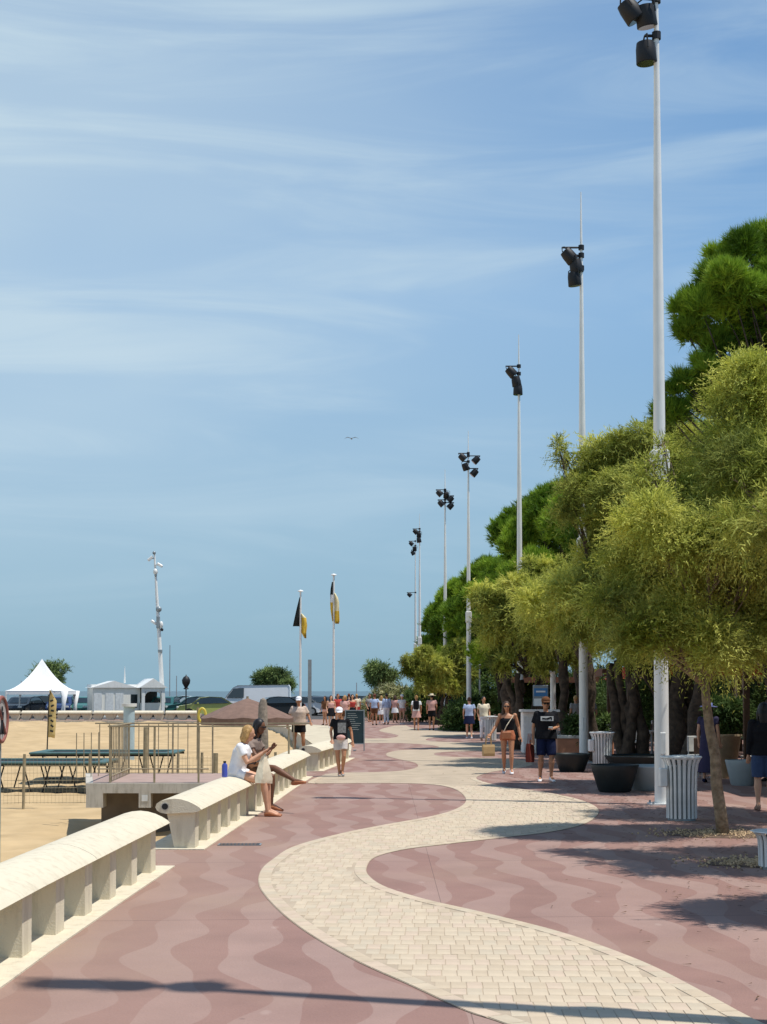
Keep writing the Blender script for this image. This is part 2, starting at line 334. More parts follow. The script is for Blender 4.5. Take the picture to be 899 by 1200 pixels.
# ---- the cream meander
Lp = [(690, 1240), (590, 1200), (545, 1185), (480, 1155), (420, 1128), (370, 1100), (335, 1075), (312, 1052), (303, 1036), (306, 1020), (320, 1007), (345, 992), (400, 977), (450, 967), (500, 958), (530, 950), (545, 941), (543, 932), (530, 924), (505, 919.5), (460, 918), (400, 918), (362, 918), (372, 911), (392, 906), (440, 905), (472, 903), (489, 899), (486, 894), (468, 890), (454, 886), (455, 882), (472, 879), (500, 878.5), (515, 876), (503, 873.2), (470, 871), (418, 870.5), (420, 866), (455, 865.2), (467, 862.5), (460, 860), (447, 857.5), (445, 855.5), (452, 853), (462, 850.5)]
Rp = [(1010, 1260), (950, 1225), (887, 1196.5), (830, 1166), (766, 1133), (700, 1107), (647, 1090), (567, 1070), (500, 1054.7), (453, 1040), (433, 1027), (430, 1016.7), (440, 1005), (473, 996), (520, 990), (580, 983), (647, 975), (687, 965), (702, 951), (687, 940), (647, 930), (593, 922.5), (563, 915), (560, 910), (580, 904), (610, 900), (625, 895), (606, 890), (560, 888), (520, 886.5), (508.5, 884), (518, 881.6), (560, 880), (605, 878), (622, 874.5), (590, 872), (540, 870.3), (507, 868.7), (499, 866.8), (507, 864.6), (540, 862.4), (556, 860), (540, 857.6), (505, 855.2), (482, 852.5), (476, 850)]
Lc = [G(*p).xy for p in spline(Lp, 7)]; Rc = [G(*p).xy for p in spline(Rp, 7)]
band = list(Lc)+list(reversed(Rc))
path = sheet('cream_path', band, .004, M_mort)
M_far = mat('cream_brick_far', (.575, .495, .35), .9, .12, .8, .3, 30)
BP = np.array([(p.x, p.y) for p in band])
def inside(q):
    x, y = q[:, 0], q[:, 1]; c = np.zeros(len(q), bool); j = len(BP)-1
    for i in range(len(BP)):
        xi, yi = BP[i]; xj, yj = BP[j]
        if yi != yj:
            k = ((yi > y) != (yj > y)) & (x < (xj-xi)*(y-yi)/(yj-yi)+xi); c ^= k
        j = i
    return c
def edge_dist(q):
    d = np.full(len(q), 1e9)
    for C in (Lc, Rc):
        C2 = np.array([(p.x, p.y) for p in C])
        for a, b in zip(C2[:-1], C2[1:]):
            if min(a[1], b[1]) > 40: continue
            ab = b-a; t = np.clip(((q-a)@ab)/max(ab@ab, 1e-9), 0, 1); d = np.minimum(d, np.linalg.norm(q-(a+t[:, None]*ab), axis=1))
    return d
BW, BL = .100, .205
cand = []
for i in range(-90, 110):
    for j in range(30, 160):
        u = (i+.5)*BW; v = (j+.5)*BL+(i % 2)*BL/2
        v = (j+.5)*BL; u += (j % 2)*BW/2+.03*math.sin(j*1.7); cand.append((u, v-.03*u))
cand = np.array(cand)
# frame filter (only where the photograph can see it, with a margin) and inside the band
keep = (cand[:, 1] > 7.6) & (cand[:, 1] < 30) & (np.abs(cand[:, 0]) < cand[:, 1]*.27+.8); cand = cand[keep]
cand = cand[inside(cand)]; cand = cand[edge_dist(cand) > .155]
def brick_mesh(w_, l_, h=.0035, c=.0015):
    hx, hy = w_/2, l_/2
    return [(-hx, -hy, 0), (hx, -hy, 0), (hx, hy, 0), (-hx, hy, 0), (-hx+c, -hy+c, h), (hx-c, -hy+c, h), (hx-c, hy-c, h), (-hx+c, hy-c, h)], [(4, 5, 6, 7), (0, 1, 5, 4), (1, 2, 6, 5), (2, 3, 7, 6), (3, 0, 4, 7)]
def shared_brick(w_, l_):
    res = []
    for m in M_brick:
        v, f = brick_mesh(w_, l_); me = bpy.data.meshes.new('brick'); me.from_pydata(v, [], f); me.materials.append(m); res.append(me)
    return res
bmeshes = shared_brick(BW-.004, BL-.005)
order = np.argsort(cand[:, 1]-np.abs(cand[:, 0])*.0)
inframe = [k for k in order if cand[k, 1] > 8.62 and abs(cand[k, 0]) < cand[k, 1]*.249]
near = set(inframe[:290])
slot = [MB() for _ in range(4)]
for k in range(len(cand)):
    x, y = cand[k]; q = random.choices(range(4), (5, 3, 2, 2))[0]; rz = -.03+random.gauss(0, .008); z = .004+random.uniform(-.001, .001)
    if k in near:
        o = link('brick', bmeshes[q], path, (x, y, z)); o.rotation_euler = (random.gauss(0, .006), random.gauss(0, .006), rz)
    else:
        v, f = brick_mesh(BW-.004, BL-.005); c_, s_ = math.cos(rz), math.sin(rz)
        slot[q].add([(x+a*c_-b*s_, y+a*s_+b*c_, z+cc) for a, b, cc in v], f)
# border course following both edges
for C, sgn in ((Lc, 1), (Rc, -1)):
    pts = [Vector((p.x, p.y)) for p in C]; acc = 0; i = 0; s = .1
    while i < len(pts)-1:
        a, b = pts[i], pts[i+1]; d = (b-a).length
        if acc+d < s: acc += d; i += 1; continue
        p = a+(b-a)*((s-acc)/d); t = (b-a).normalized(); nrm = Vector((t.y, -t.x))*sgn
        s += .212
        if p.y > 33: break
        if p.y < 7.6: continue
        c = p+nrm*.066; v, f = brick_mesh(.205, .12); q = random.randrange(4)
        slot[q].add([(c.x+t.x*a_+nrm.x*b_, c.y+t.y*a_+nrm.y*b_, .005+cc) for a_, b_, cc in v], f)
me = bpy.data.meshes.new('brick_paving'); V = []; Fc = []; mi_ = []
for q, sb in enumerate(slot):
    o = len(V); V += sb.v; Fc += [tuple(i+o for i in f) for f in sb.f]; mi_ += [q]*len(sb.f)
me.from_pydata(V, [], Fc)
for m in M_brick: me.materials.append(m)
me.polygons.foreach_set('material_index', mi_)
bmx = bmesh.new(); bmx.from_mesh(me); bmesh.ops.recalc_face_normals(bmx, faces=bmx.faces); bmx.to_mesh(me); bmx.free()
o = link('brick', me, path); o['kind'] = 'stuff'
# drain grille
def grate(c, w_, l_, rz, label):
    t = thing('drain_grate', (c.x, c.y, .003), label, 'drain grate', rz)
    f = MB(); f.box((0, -l_/2, .003), (w_, .02, .006)); f.box((0, l_/2, .003), (w_, .02, .006)); f.box((-w_/2+.01, 0, .003), (.02, l_-.02, .006)); f.box((w_/2-.01, 0, .003), (.02, l_-.02, .006)); f.build('frame', M_steel, t)
    b = MB(); b.box((0, 0, .0012), (w_-.02, l_-.02, .0016)); b.build('pit', M_black, t)
    s_ = MB(); n = int(w_/.05)
    for k in range(n): s_.box((-w_/2+.045+k*(w_-.07)/n, 0, .0045), (.02, l_-.03, .004))
    s_.build('bars', mat('rusty_iron', (.12, .07, .045), .8, .3, 20), t)
grate(G(281, 990), .52, .20, .02, 'dark slotted drain grate set in red pavement beside the benches')

# ================================================================== BENCHES
SEAT = [(.085, .465), (.06, .492), (0, .528), (-.07, .560), (-.15, .583), (-.23, .592), (-.32, .584), (-.40, .564), (-.445, .533), (-.46, .49), (-.44, .452), (-.40, .427), (-.34, .416), (0, .432), (.05, .445)]
def make_bench(y0, y1, label, pitch, slabs, hole_at_start):
    P = lambda t: Vector((foot_x(t), t, 0))
    org = P(y0); t = thing('concrete_bench', org, label, 'bench', 0, 'curved concrete benches along the promenade edge')
    def T(u, z, s):
        a = P(s-.05); b = P(s+.05); d = (b-a).normalized(); return P(s)+Vector((d.y, -d.x, 0))*u+Vector((0, 0, z))-org
    n = slabs; L_ = (y1-y0)/n
    for k in range(n):
        mb = MB(); a = y0+k*L_+(.006 if k else 0); b = y0+(k+1)*L_-(.006 if k < n-1 else 0); m = 8
        vs = []; np_ = len(SEAT)
        for j in range(m+1):
            s = a+(b-a)*j/m; vs += [T(u, z, s) for u, z in SEAT]
        fs = [(j*np_+i, j*np_+(i+1) % np_, (j+1)*np_+(i+1) % np_, (j+1)*np_+i) for j in range(m) for i in range(np_)]
        fs += [tuple(range(np_-1, -1, -1)), tuple(range(m*np_, (m+1)*np_))]
        mb.add(vs, fs); mb.build('seat_slab', M_conc, t, smooth='auto')
        if k == 0 and hole_at_start:
            hb = MB(); c = T(-.345, .50, a-.004); hb.tube([c, c+Vector((0, .01, 0))], .050, 20); hb.build('ring', M_concg, t)
            hb = MB(); c = T(-.345, .50, a-.007); hb.tube([c, c+Vector((0, .01, 0))], .037, 20); hb.build('socket', M_black, t)
    s = y0+.06
    while s+.27 < y1+.05:
        mb = MB(); prof = [(0, .012), (.0, .436), (-.335, .421), (-.245, .012)]
        mb.prism(prof, s, s+.27, T); mb.build('pedestal', M_conc, t); s += pitch
    pl = MB(); m = 10; prof = [(.13, 0), (.13, .012), (-.60, .012), (-.60, 0)]
    for j in range(m):
        pass
    vs = []
    for j in range(m+1):
        s = y0-.05+(y1-y0+.1)*j/m; vs += [T(u, z+.0, s) for u, z in prof]
    fs = [(j*4+i, j*4+(i+1) % 4, (j+1)*4+(i+1) % 4, (j+1)*4+i) for j in range(m) for i in range(4)]+[(0, 1, 2, 3), (m*4, m*4+1, m*4+2, m*4+3)]
    pl.add(vs, fs); pl.build('plinth', M_conc, t)
    return t
make_bench(5.7, 16.25, 'curved-top concrete bench nearest the camera, cut by the left edge', .985, 3, False)
make_bench(18.05, 33.3, 'long concrete bench with a couple sitting on it', .93, 5, True)
make_bench(35.6, 42.6, 'farthest concrete bench, behind the boy in black tee shirt', .90, 3, True)

# ================================================================== LAMP MASTS
def mast(loc, label, heads, scale=1.0, box=True):
    t = thing('light_mast', loc, label, 'light mast', 0, 'tall white floodlight masts along the promenade')
    p = MB(); p.tube([(0, 0, 0), (0, 0, .25), (0, 0, 5.45)], [.125, .12, .112], 20); p.build('lower_pole', M_white, t, smooth='auto')
    p = MB(); p.tube([(0, 0, 5.45), (0, 0, 8.5), (0, 0, 11.2), (0, 0, 12.6)], [.102, .086, .058, .045], 16); p.build('upper_pole', M_white, t, smooth='auto')
    p = MB(); p.tube([(0, 0, 12.6), (0, 0, 14.9)], [.046, .013], 10); p.build('spike', M_white, t, smooth='auto')
    p = MB(); p.box((0, 0, 5.55), (.30, .26, .55), bev=.03); p.build('collar_box', M_white, t)
    p = MB(); p.box((.0, 0, .012), (.42, .42, .024)); p.build('base_plate', M_whited, t)
    for sx, sy in ((-1, -1), (-1, 1), (1, -1), (1, 1)): p = MB(); p.tube([(sx*.17, sy*.17, .024), (sx*.17, sy*.17, .06)], .018, 6); p.build('anchor_bolt', M_steel, t)
    p = MB(); p.box((-.0, -.118, 1.0), (.09, .02, .35), bev=.006); p.build('service_door', M_whited, t)
    for (dx, z, tilt, az) in heads:
        h = MB(); R = Matrix.Rotation(az, 3, 'Z') @ Matrix.Rotation(tilt, 3, 'X')
        c = Vector((dx, 0, z))
        a = [c+R @ Vector((0, 0, q)) for q in (.18, .17, .06, -.17, -.18)]
        h.tube(a, [.11, .145, .165, .175, .168], 18); hd = h.build('floodlight', M_black, t, smooth='auto')
        g = MB(); g.tube([c+R @ Vector((0, 0, -.181)), c+R @ Vector((0, 0, -.186))], .155, 18); g.build('lens', M_glass, hd)
        y = MB(); e1 = c+R @ Vector((.205, 0, .02)); e2 = c+R @ Vector((-.205, 0, .02)); top = c+R @ Vector((0, 0, .29))
        y.tube([e1, e1+R @ Vector((0, 0, .22)), top, e2+R @ Vector((0, 0, .22)), e2], .014, 6); y.tube([top, Vector((0, 0, top.z))], .026, 8); y.tube([Vector((0, 0, top.z-.06)), Vector((0, 0, top.z+.06))], .075, 12)
        y.build('bracket', M_black, t)
    return t
r_ = math.radians
mast((3.35, 8.25, 0), 'white floodlight mast just right of the frame whose shadow crosses the foreground paving', [(-.36, 13.0, r_(40), r_(-90)), (-.15, 12.6, r_(10), r_(-90)), (.24, 12.3, r_(40), r_(90))])
W_, E_ = r_(-90), r_(90)
MASTS = ((775, None, 25.2, [(739, 13, 35, W_), (757, 19, 12, r_(-50)), (757, 62, 4, W_)], 'nearest tall white light mast, beside the foremost white litter bin'),
 (684, 225, None, [(667, 300, 40, W_), (675, 312, 10, W_), (673, 327, 8, r_(-60))], 'second tall white light mast with three black floodlights, behind the man in black'),
 (609.5, 392, None, [(599, 436, 42, W_), (605, 447, 10, W_), (607, 457, 0, W_)], 'third white light mast from the right, three floodlights and white collar box'),
 (549.5, 505, None, [(542, 536, 45, W_), (558, 539, 45, E_), (545.5, 547, 25, r_(-60)), (556, 554, 42, E_)], 'white light mast with four black floodlights, above the hedge'),
 (522, 550, None, [(515, 578, 45, W_), (523, 580, 30, 0), (528, 585, 45, E_), (517, 590, 42, W_), (528, 593, 45, E_)], 'white light mast with five floodlights, against the pine crowns'),
 (492, 602, None, [(487, 623, 45, W_), (491, 627, 20, 0), (491, 633, 10, W_)], 'distant white light mast, right one of the close pair'),
 (487, 627, None, [(482, 637, 45, W_), (486, 643, 20, 0), (484, 648, 30, W_), (480, 697, 50, W_)], 'distant white light mast, left one of the close pair'))
for (px, tip, Y, hd, lab) in MASTS:
    if Y is None: Y = (14.9-H)/(A(px, tip, 1).z-H)
    x = A(px, 810, Y).x; mast((x, Y, 0), lab, [(A(a, b, Y).x-x, A(a, b, Y).z, r_(c), d) for a, b, c, d in hd])
# lower white lamp post between the masts and a dark one further off
def short_lamp(px, py_top, Y, label, m, arm):
    x = (px-449.5)/F*Y; top = A(px, py_top, Y).z; t = thing('street_lamp', (x, Y, 0), label, 'street lamp')
    p = MB(); p.tube([(0, 0, 0), (0, 0, top)], [.11, .09] if m is M_white else [.06, .04], 12); p.build('pole', m, t, smooth='auto')
    p = MB(); p.box((-arm/2, 0, top+.04), (arm+.14, .22, .08), bev=.02); p.build('lamp_head', m, t)
short_lamp(648, 789, 52, 'short white square-armed lamp post under the tamarisk crown', M_white, .45)
short_lamp(562, 780, 95, 'thin dark street lamp seen in the gap right of the hedge mast', M_steel, .5)

# ================================================================== FOLIAGE
def tamarisk_foliage(name, blobs, n, parent, m, ll=.11, lw=.011, K=14, plume=.34, seed=1, droop=.3, fringe=.1):
    r = np.random.default_rng(seed); sub = []
    for b in blobs:
        for _ in range(6):
            q = r.normal(size=3); q = q/np.linalg.norm(q)*r.uniform(.45, .95); k = r.uniform(.26, .48); sub.append((b[0]+q[0]*b[3], b[1]+q[1]*b[4], b[2]+q[2]*b[5], b[3]*k, b[4]*k, b[5]*k*.9))
    blobs = sub
    vol = np.array([b[3]*b[4]*b[5] for b in blobs]); pr = vol**.75/np.sum(vol**.75)
    ns = n//K; bi = r.choice(len(blobs), ns, p=pr); B = np.array(blobs)[bi]
    d = norm(r.normal(size=(ns, 3))); rad = (.62+.42*r.random((ns, 1)))
    base = B[:, :3]+d*B[:, 3:6]*rad
    dirs = norm(d*.8+r.normal(size=(ns, 3))*.40+np.array([0, 0, .25])); L_ = plume*(.5+.9*r.random((ns, 1)))*np.where(r.random((ns, 1)) < fringe, 1.5, 1)
    tint_s = np.clip(.5+.30*np.sin(base[:, 0]*2.1+base[:, 2]*2.7)*np.sin(base[:, 1]*1.7+base[:, 2]*1.1+1)*1.1+r.normal(size=ns)*.10+(r.random(len(blobs))-.5)[bi]*.55, 0, 1)
    t = np.linspace(0, 1, K)[None, :, None]
    pos = base[:, None, :]+dirs[:, None, :]*L_[:, None, :]*t+np.array([0, 0, -1.])*(t**2)*L_[:, None, :]*droop
    pos = pos+r.normal(size=pos.shape)*.012
    tang = norm(dirs[:, None, :]-np.array([0, 0, 2*droop])*t)
    ld = norm(tang*.9+r.normal(size=pos.shape)*.55); wv = norm(np.cross(ld, d[:, None, :]*.8+np.array([0, 0, .7])+r.normal(size=pos.shape)*.45))
    l2 = ll*(.6+.8*r.random(pos.shape[:2]+(1,)))*(1.1-.5*t)
    a = pos-wv*lw*.5; b = pos+wv*lw*.5; c = pos+ld*l2
    P = np.stack([a, b, c], axis=2).reshape(-1, 3, 3); ti = np.repeat(tint_s, K)
    return tri_mesh(name, P, ti, m, parent)
def pine_foliage(name, blobs, tufts, K, parent, m, ll=.16, lw=.014, seed=1):
    r = np.random.default_rng(seed); B = np.array(blobs); area = (B[:, 3]*B[:, 4]); bi = r.choice(len(B), tufts, p=area/area.sum()); b = B[bi]
    d = norm(r.normal(size=(tufts, 3))+np.array([0, 0, .35])); rad = np.where(r.random((tufts, 1)) < .78, .80+.42*r.random((tufts, 1))**2, .4+.5*r.random((tufts, 1)))
    base = b[:, :3]+d*b[:, 3:6]*rad; ax = norm(d*.7+np.array([0, 0, .75])+r.normal(size=(tufts, 3))*.25)
    ti = np.clip(.5+.26*r.normal(size=len(B)), 0, 1)[bi]+r.normal(size=tufts)*.12
    ld = norm(ax[:, None, :]+r.normal(size=(tufts, K, 3))*.42); pos = base[:, None, :]+ax[:, None, :]*(r.random((tufts, K, 1))*.10)
    wv = norm(np.cross(ld, d[:, None, :]*.8+np.array([0, 0, .6])+r.normal(size=ld.shape)*.45)); l2 = ll*(.6+.7*r.random((tufts, K, 1)))
    P = np.stack([pos-wv*lw*.5, pos+wv*lw*.5, pos+ld*l2], axis=2).reshape(-1, 3, 3)
    return tri_mesh(name, P, np.repeat(np.clip(ti, 0, 1), K), m, parent)
def wiggle(a, b, n, amp, rr):
    a = Vector(a); b = Vector(b); pts = []
    for k in range(n+1):
        t = k/n; o_ = Vector((rr.uniform(-amp, amp), rr.uniform(-amp, amp), rr.uniform(-amp, amp)*.5))*(0 if k in (0, n) else 1)
        pts.append(a.lerp(b, t)+o_)
    return pts
def tamarisk(loc, label, fork, blobs, n, seed, ll=.11, lw=.011, r0=.085, K=14, plume=.34, stems=1, m=None, grp='feathery tamarisk trees beside the pavement'):
    rr = random.Random(seed); t = thing('tamarisk_tree', loc, label, 'tree', 0, grp)
    tr = MB(); fork = Vector(fork)
    if stems == 1: pts = wiggle((0, 0, -.05), fork, 6, .02, rr); tr.tube(pts, [r0*(1.15-.45*k/6) for k in range(7)], 12)
    else:
        for s in range(stems):
            b0 = Vector((rr.uniform(-.3, .3), rr.uniform(-.2, .2), -.05)); f2 = fork+Vector((rr.uniform(-.7, .7), rr.uniform(-.4, .4), rr.uniform(-.3, .4)))
            pts = wiggle(b0, f2, 7, .07, rr); tr.tube(pts, [r0*(1.2-.5*k/7)*rr.uniform(.85, 1.15) for k in range(8)], 10)
    tr.build('trunk', M_bark if stems == 1 else M_barkd, t, smooth=True)
    br = MB()
    for b in blobs:
        c = Vector(b[:3]); st = fork+Vector((0, 0, rr.uniform(-.15, .15))); pts = wiggle(st, c, 5, .07, rr); br.tube(pts, [r0*.55*(1-.75*k/5) for k in range(6)], 7)
        for q in range(6):
            d = Vector((rr.gauss(0, 1), rr.gauss(0, 1), rr.gauss(.4, 1))).normalized(); e_ = c+Vector((d.x*b[3], d.y*b[4], d.z*b[5]))*rr.uniform(.7, 1.08)
            s_ = pts[rr.choice((2, 3, 4, 5))]; br.tube(wiggle(s_, e_, 4, .06, rr), [.018, .014, .010, .007, .004], 5)
    br.build('branches', M_bark if stems == 1 else M_barkd, t, smooth=True)
    tamarisk_foliage('crown', blobs, n, t, m or M_tam, ll, lw, K, plume, seed)
    return t
def rb(seed, c, R, n, r0=.5, r1=.8, flat=.8):
    """n lobes spread through an ellipsoid R round c"""
    rr = random.Random(seed); L_ = []
    for k in range(n):
        d = Vector((rr.gauss(0, 1), rr.gauss(0, 1), rr.gauss(0, 1))).normalized()*rr.uniform(.35, .95); s = rr.uniform(r0, r1)
        L_.append((c[0]+d.x*R[0], c[1]+d.y*R[1], c[2]+d.z*R[2], s, s, s*flat))
    return L_
# foremost tamarisk: slim trunk leaning left; crown lobes measured at its own depth
def lobes(Y, base, lst):
    L_ = []
    for (px, py, r, dy) in lst:
        p = A(px, py, Y+dy)-Vector(base); L_.append((p.x, p.y, p.z, r*Y/F, r*Y/F*1.1, r*Y/F*.82))
    return L_
B1 = G(848, 978)
T1 = [(715, 705, 26, -.3), (745, 660, 38, .3), (735, 735, 28, .6), (770, 620, 40, -.4), (790, 690, 48, 0), (760, 740, 30, -.6), (825, 740, 40, -.7), (860, 690, 50, .4), (830, 640, 48, -.8), (800, 590, 36, .5), (860, 590, 50, 0), (890, 640, 45, -.5), (905, 720, 45, .2), (880, 755, 30, -.3), (850, 530, 42, .4), (895, 540, 45, -.2), (870, 480, 36, .3), (905, 460, 40, 0), (790, 758, 22, .5), (930, 600, 50, .3), (940, 690, 46, .4), (880, 435, 22, 0), (764, 545, 14, 0), (778, 522, 9, .3), (756, 575, 22, 0)]
fk = A(826, 790, B1.y)-B1
tamarisk(B1, 'tamarisk tree with slim bare trunk standing alone right of the foremost litter bin', fk, lobes(B1.y, B1, T1), 290000, 11, .085, .016, .075)
# tamarisks out of frame to the right whose shadows fall on the pavement
tamarisk((6.1, 16.4, 0), 'tamarisk just beyond the right edge shading the pavement', (-.2, 0, 2.3), rb(5, (-.3, 0, 3.9), (1.9, 1.5, 1.1), 16, .4, .75), 150000, 12, .13, .018)
tamarisk((5.5, 12.4, 0), 'tamarisk out of frame right casting the wide leafy shadow', (-.2, 0, 2.3), rb(6, (-.2, 0, 3.5), (1.5, .9, .8), 12, .35, .6), 120000, 13, .13, .018)
tamarisk((4.6, 7.4, 0), 'tamarisk out of frame at bottom right near the camera', (0, 0, 2.3), rb(8, (-.1, 0, 3.4), (1.1, .6, .6), 8, .35, .55), 36000, 14, .13, .018)
tamarisk((6.9, 22.6, 0), 'tamarisk added beyond the right edge to shade the foremost litter bin', (-.2, 0, 2.5), rb(15, (-.3, 0, 4.3), (2.0, 1.9, 1.2), 18, .5, .85), 130000, 15, .13, .018)  # unseen tree added so that its shade covers bin and paving
tamarisk((7.9, 29.5, 0), 'dense tamarisk added behind the foremost mast to shade the bowls and bins', (-.2, 0, 2.5), rb(16, (-1.2, 0, 4.2), (2.4, 2.3, 1.1), 20, .5, .85), 130000, 16, .15, .02, .12, stems=2)  # tree added for more shade below the crowns, trunk out of view
B2 = G(745, 899)
T2 = [(680, 560, 26, 0), (700, 530, 26, .3), (715, 590, 36, -.5), (745, 520, 28, 0), (780, 490, 26, .5), (700, 640, 34, .3), (740, 650, 40, -.3), (690, 690, 34, 0), (720, 720, 34, .6), (770, 560, 36, .2), (760, 700, 34, 0), (800, 520, 30, .6), (690, 740, 30, .2), (735, 750, 26, -.3), (668, 600, 18, 0), (820, 600, 40, .8), (665, 540, 12, .2), (655, 525, 8, 0)]
tamarisk(B2, 'large multi-stemmed tamarisk with dark twisted trunks behind the second bin', A(735, 770, B2.y)-B2, lobes(B2.y, B2, T2), 200000, 21, .13, .022, .13, stems=5)
B3 = Vector((4.55, 49, 0))
T3 = [(575, 700, 16, 0), (595, 720, 20, 0), (575, 740, 18, .5), (610, 690, 18, -.3), (630, 670, 15, 0), (640, 710, 24, .4), (615, 750, 24, 0), (655, 740, 24, 0), (670, 690, 18, .4), (585, 770, 14, 0), (640, 770, 20, -.4), (675, 765, 16, 0), (655, 665, 10, 0)]
tamarisk(B3, 'yellowish tamarisk in front of the third light mast', (0, 0, 2.4), lobes(49, B3, T3), 110000, 31, .17, .034, .12, stems=4)
B4 = Vector((3.1, 85, 0))
T4 = [(490, 785, 11, 0), (505, 770, 12, 0), (520, 780, 14, 0), (535, 768, 12, .5), (500, 800, 10, 0), (525, 800, 12, 0), (545, 790, 10, .3), (480, 775, 6, 0), (540, 755, 8, .4)]
tamarisk(B4, 'bushy olive-green tamarisk left of the four-lamp mast', (0, 0, 1.7), lobes(85, B4, T4), 60000, 41, .28, .045, .12, stems=3)
B5 = Vector((8.2, 38.5, 0))
T5 = [(790, 640, 34, 0), (830, 650, 36, 0), (805, 700, 34, .5), (850, 700, 34, 0), (770, 690, 30, 0), (880, 660, 34, 0), (700, 700, 26, .6), (735, 690, 28, 0), (840, 755, 24, 0), (780, 750, 26, .3), (890, 745, 28, 0)]
tamarisk(B5, 'dark tamarisk thicket behind the foremost light mast', (-1.2, 0, 2.6), lobes(38.5, B5, T5), 110000, 51, .15, .03, .16, stems=6)
# umbrella pines
def pine(loc, label, h, R, seed, nb, tufts, K=13, ll=.17, lw=.016, zlow=None, br=(.38, .72), lob=None):
    rr = random.Random(seed); t = thing('umbrella_pine', loc, label, 'tree', 0, 'umbrella pines behind the light masts')
    zl = zlow or h*.45; blobs = []
    for k in range(nb):
        a = rr.uniform(0, 2*math.pi); q = math.sqrt(rr.random()); zt = zl+(h-zl)*math.sqrt(max(0, 1-(q*.92)**2)); z = zt if rr.random() < .65 else rr.uniform(zl, zt)
        s = rr.uniform(*br); blobs.append((R*q*math.cos(a), R*q*math.sin(a), z-s*.6, s, s, s*.72))
    if lob: blobs = lob
    tr = MB(); f = Vector((rr.uniform(-.4, .4), rr.uniform(-.4, .4), h*.42)); tr.tube(wiggle((0, 0, -.05), f, 7, .1, rr), [.30, .27, .24, .22, .21, .20, .19, .18], 12); tr.build('trunk', M_barkd, t, smooth=True)
    b_ = MB()
    for k in range(0, len(blobs), 2):
        c = Vector(blobs[k][:3]); b_.tube(wiggle(f, c, 5, .15, rr), [.07, .055, .04, .03, .018, .008], 6)
    b_.build('branches', M_barkd, t, smooth=True)
    pine_foliage('crown', blobs, tufts, K, t, M_pine, ll, lw, seed); return t
for i, (x, y, h, R, nb, tf, ll, lw, lab) in enumerate((
    (8.3, 29, 10.9, 2.75, 80, 20000, .19, .018, 'tallest umbrella pine, its rounded crown rising at the right edge'),
    (10.6, 36, 9.3, 3.0, 50, 7000, .22, .026, 'umbrella pine behind the foremost tamarisk, crown mostly hidden'),
    (9.1, 44, 9.4, 3.0, 60, 8500, .24, .028, 'umbrella pine whose crown shows between first and second masts'),
    (8.6, 53, 10.0, 3.1, 60, 8500, .26, .033, 'umbrella pine directly behind the second light mast'),
    (8.0, 62, 10.5, 3.2, 60, 8500, .28, .038, 'umbrella pine right of the third light mast'),
    (7.6, 74, 11.0, 3.2, 60, 8000, .30, .045, 'umbrella pine behind the third light mast'),
    (6.9, 88, 9.6, 3.2, 55, 7000, .34, .05, 'umbrella pine just right of the four-lamp mast'),
    (6.2, 103, 9.5, 3.2, 50, 6000, .38, .06, 'umbrella pine between the four-lamp and five-lamp masts'),
    (5.9, 122, 9.2, 3.0, 45, 5000, .42, .07, 'farthest umbrella pine, small round crown at the left end'),
    (13.5, 27, 8.5, 3.0, 40, 4000, .24, .03, 'umbrella pine out of sight on the right behind the foremost tamarisk'),
    (12.6, 50, 9, 3.4, 45, 5000, .28, .04, 'umbrella pine in the second row behind the restaurants'),
    (12.2, 68, 9, 3.4, 45, 5000, .30, .05, 'umbrella pine in the second row further along'))):
    lob = None
    if i == 0:
        PL = [(820, 365, 26, 0), (835, 335, 22, 0), (812, 388, 18, 0), (850, 310, 24, .5), (870, 292, 20, 0), (895, 287, 22, .4), (868, 342, 32, -.6), (902, 335, 40, 0), (858, 388, 28, .3), (838, 402, 16, 0), (898, 398, 40, .3), (826, 430, 15, 0), (803, 452, 13, 0), (848, 440, 25, .5), (786, 458, 9, 0), (872, 452, 34, 0), (930, 300, 40, .5), (945, 365, 50, 0), (940, 430, 45, 0), (830, 470, 26, .4), (790, 490, 20, .2)]
        lob = []
        for (bx, by, bz, ra, rb_, rc) in lobes(y, (x, y, 0), PL):
            q_ = random.Random(bx)
            for _ in range(5): lob.append((bx+q_.uniform(-.6, .6)*ra, by+q_.uniform(-1, 1)*ra, bz+q_.uniform(-.6, .6)*ra, ra*.55, ra*.55, ra*.42))
    pine((x, y, 0), lab, h, R, 60+i, nb, tf, 13, ll, lw, h*.36, lob=lob)
# extra dark bare trunks in the shade under the crowns
for i, (px, py, lean, rr0, lab) in enumerate(((700, 893, -.5, .17, 'dark leaning tree trunk right of the second light mast'), (790, 900, .2, .20, 'thick rough trunk right of the foremost light mast'), (808, 905, .5, .2, 'broad dark trunk behind the foremost litter bin'), (667, 880, -.3, .15, 'dark trunk just behind the man in black'), (590, 858, .2, .22, 'dark trunk left of the woman in shorts'))):
    p = G(px, py); t = thing('old_tamarisk', p, lab, 'tree', 0, 'old rough-barked trees in the shade'); rr = random.Random(i+90)
    m = MB(); pts = wiggle((0, 0, -.05), (lean, 0, 3.6), 8, .1, rr); m.tube(pts, [rr0*(1.5 if k == 0 else 1.15-.04*k)*rr.uniform(.85, 1.2) for k in range(9)], 12); m.build('trunk', M_barkd, t, smooth=True)
    tamarisk_foliage('crown', rb(i+4, (lean, 0, 4.1), (1.4, 1.2, .7), 8, .5, .8), 26000, t, M_tam, .18, .024, 14, .5, i+70)
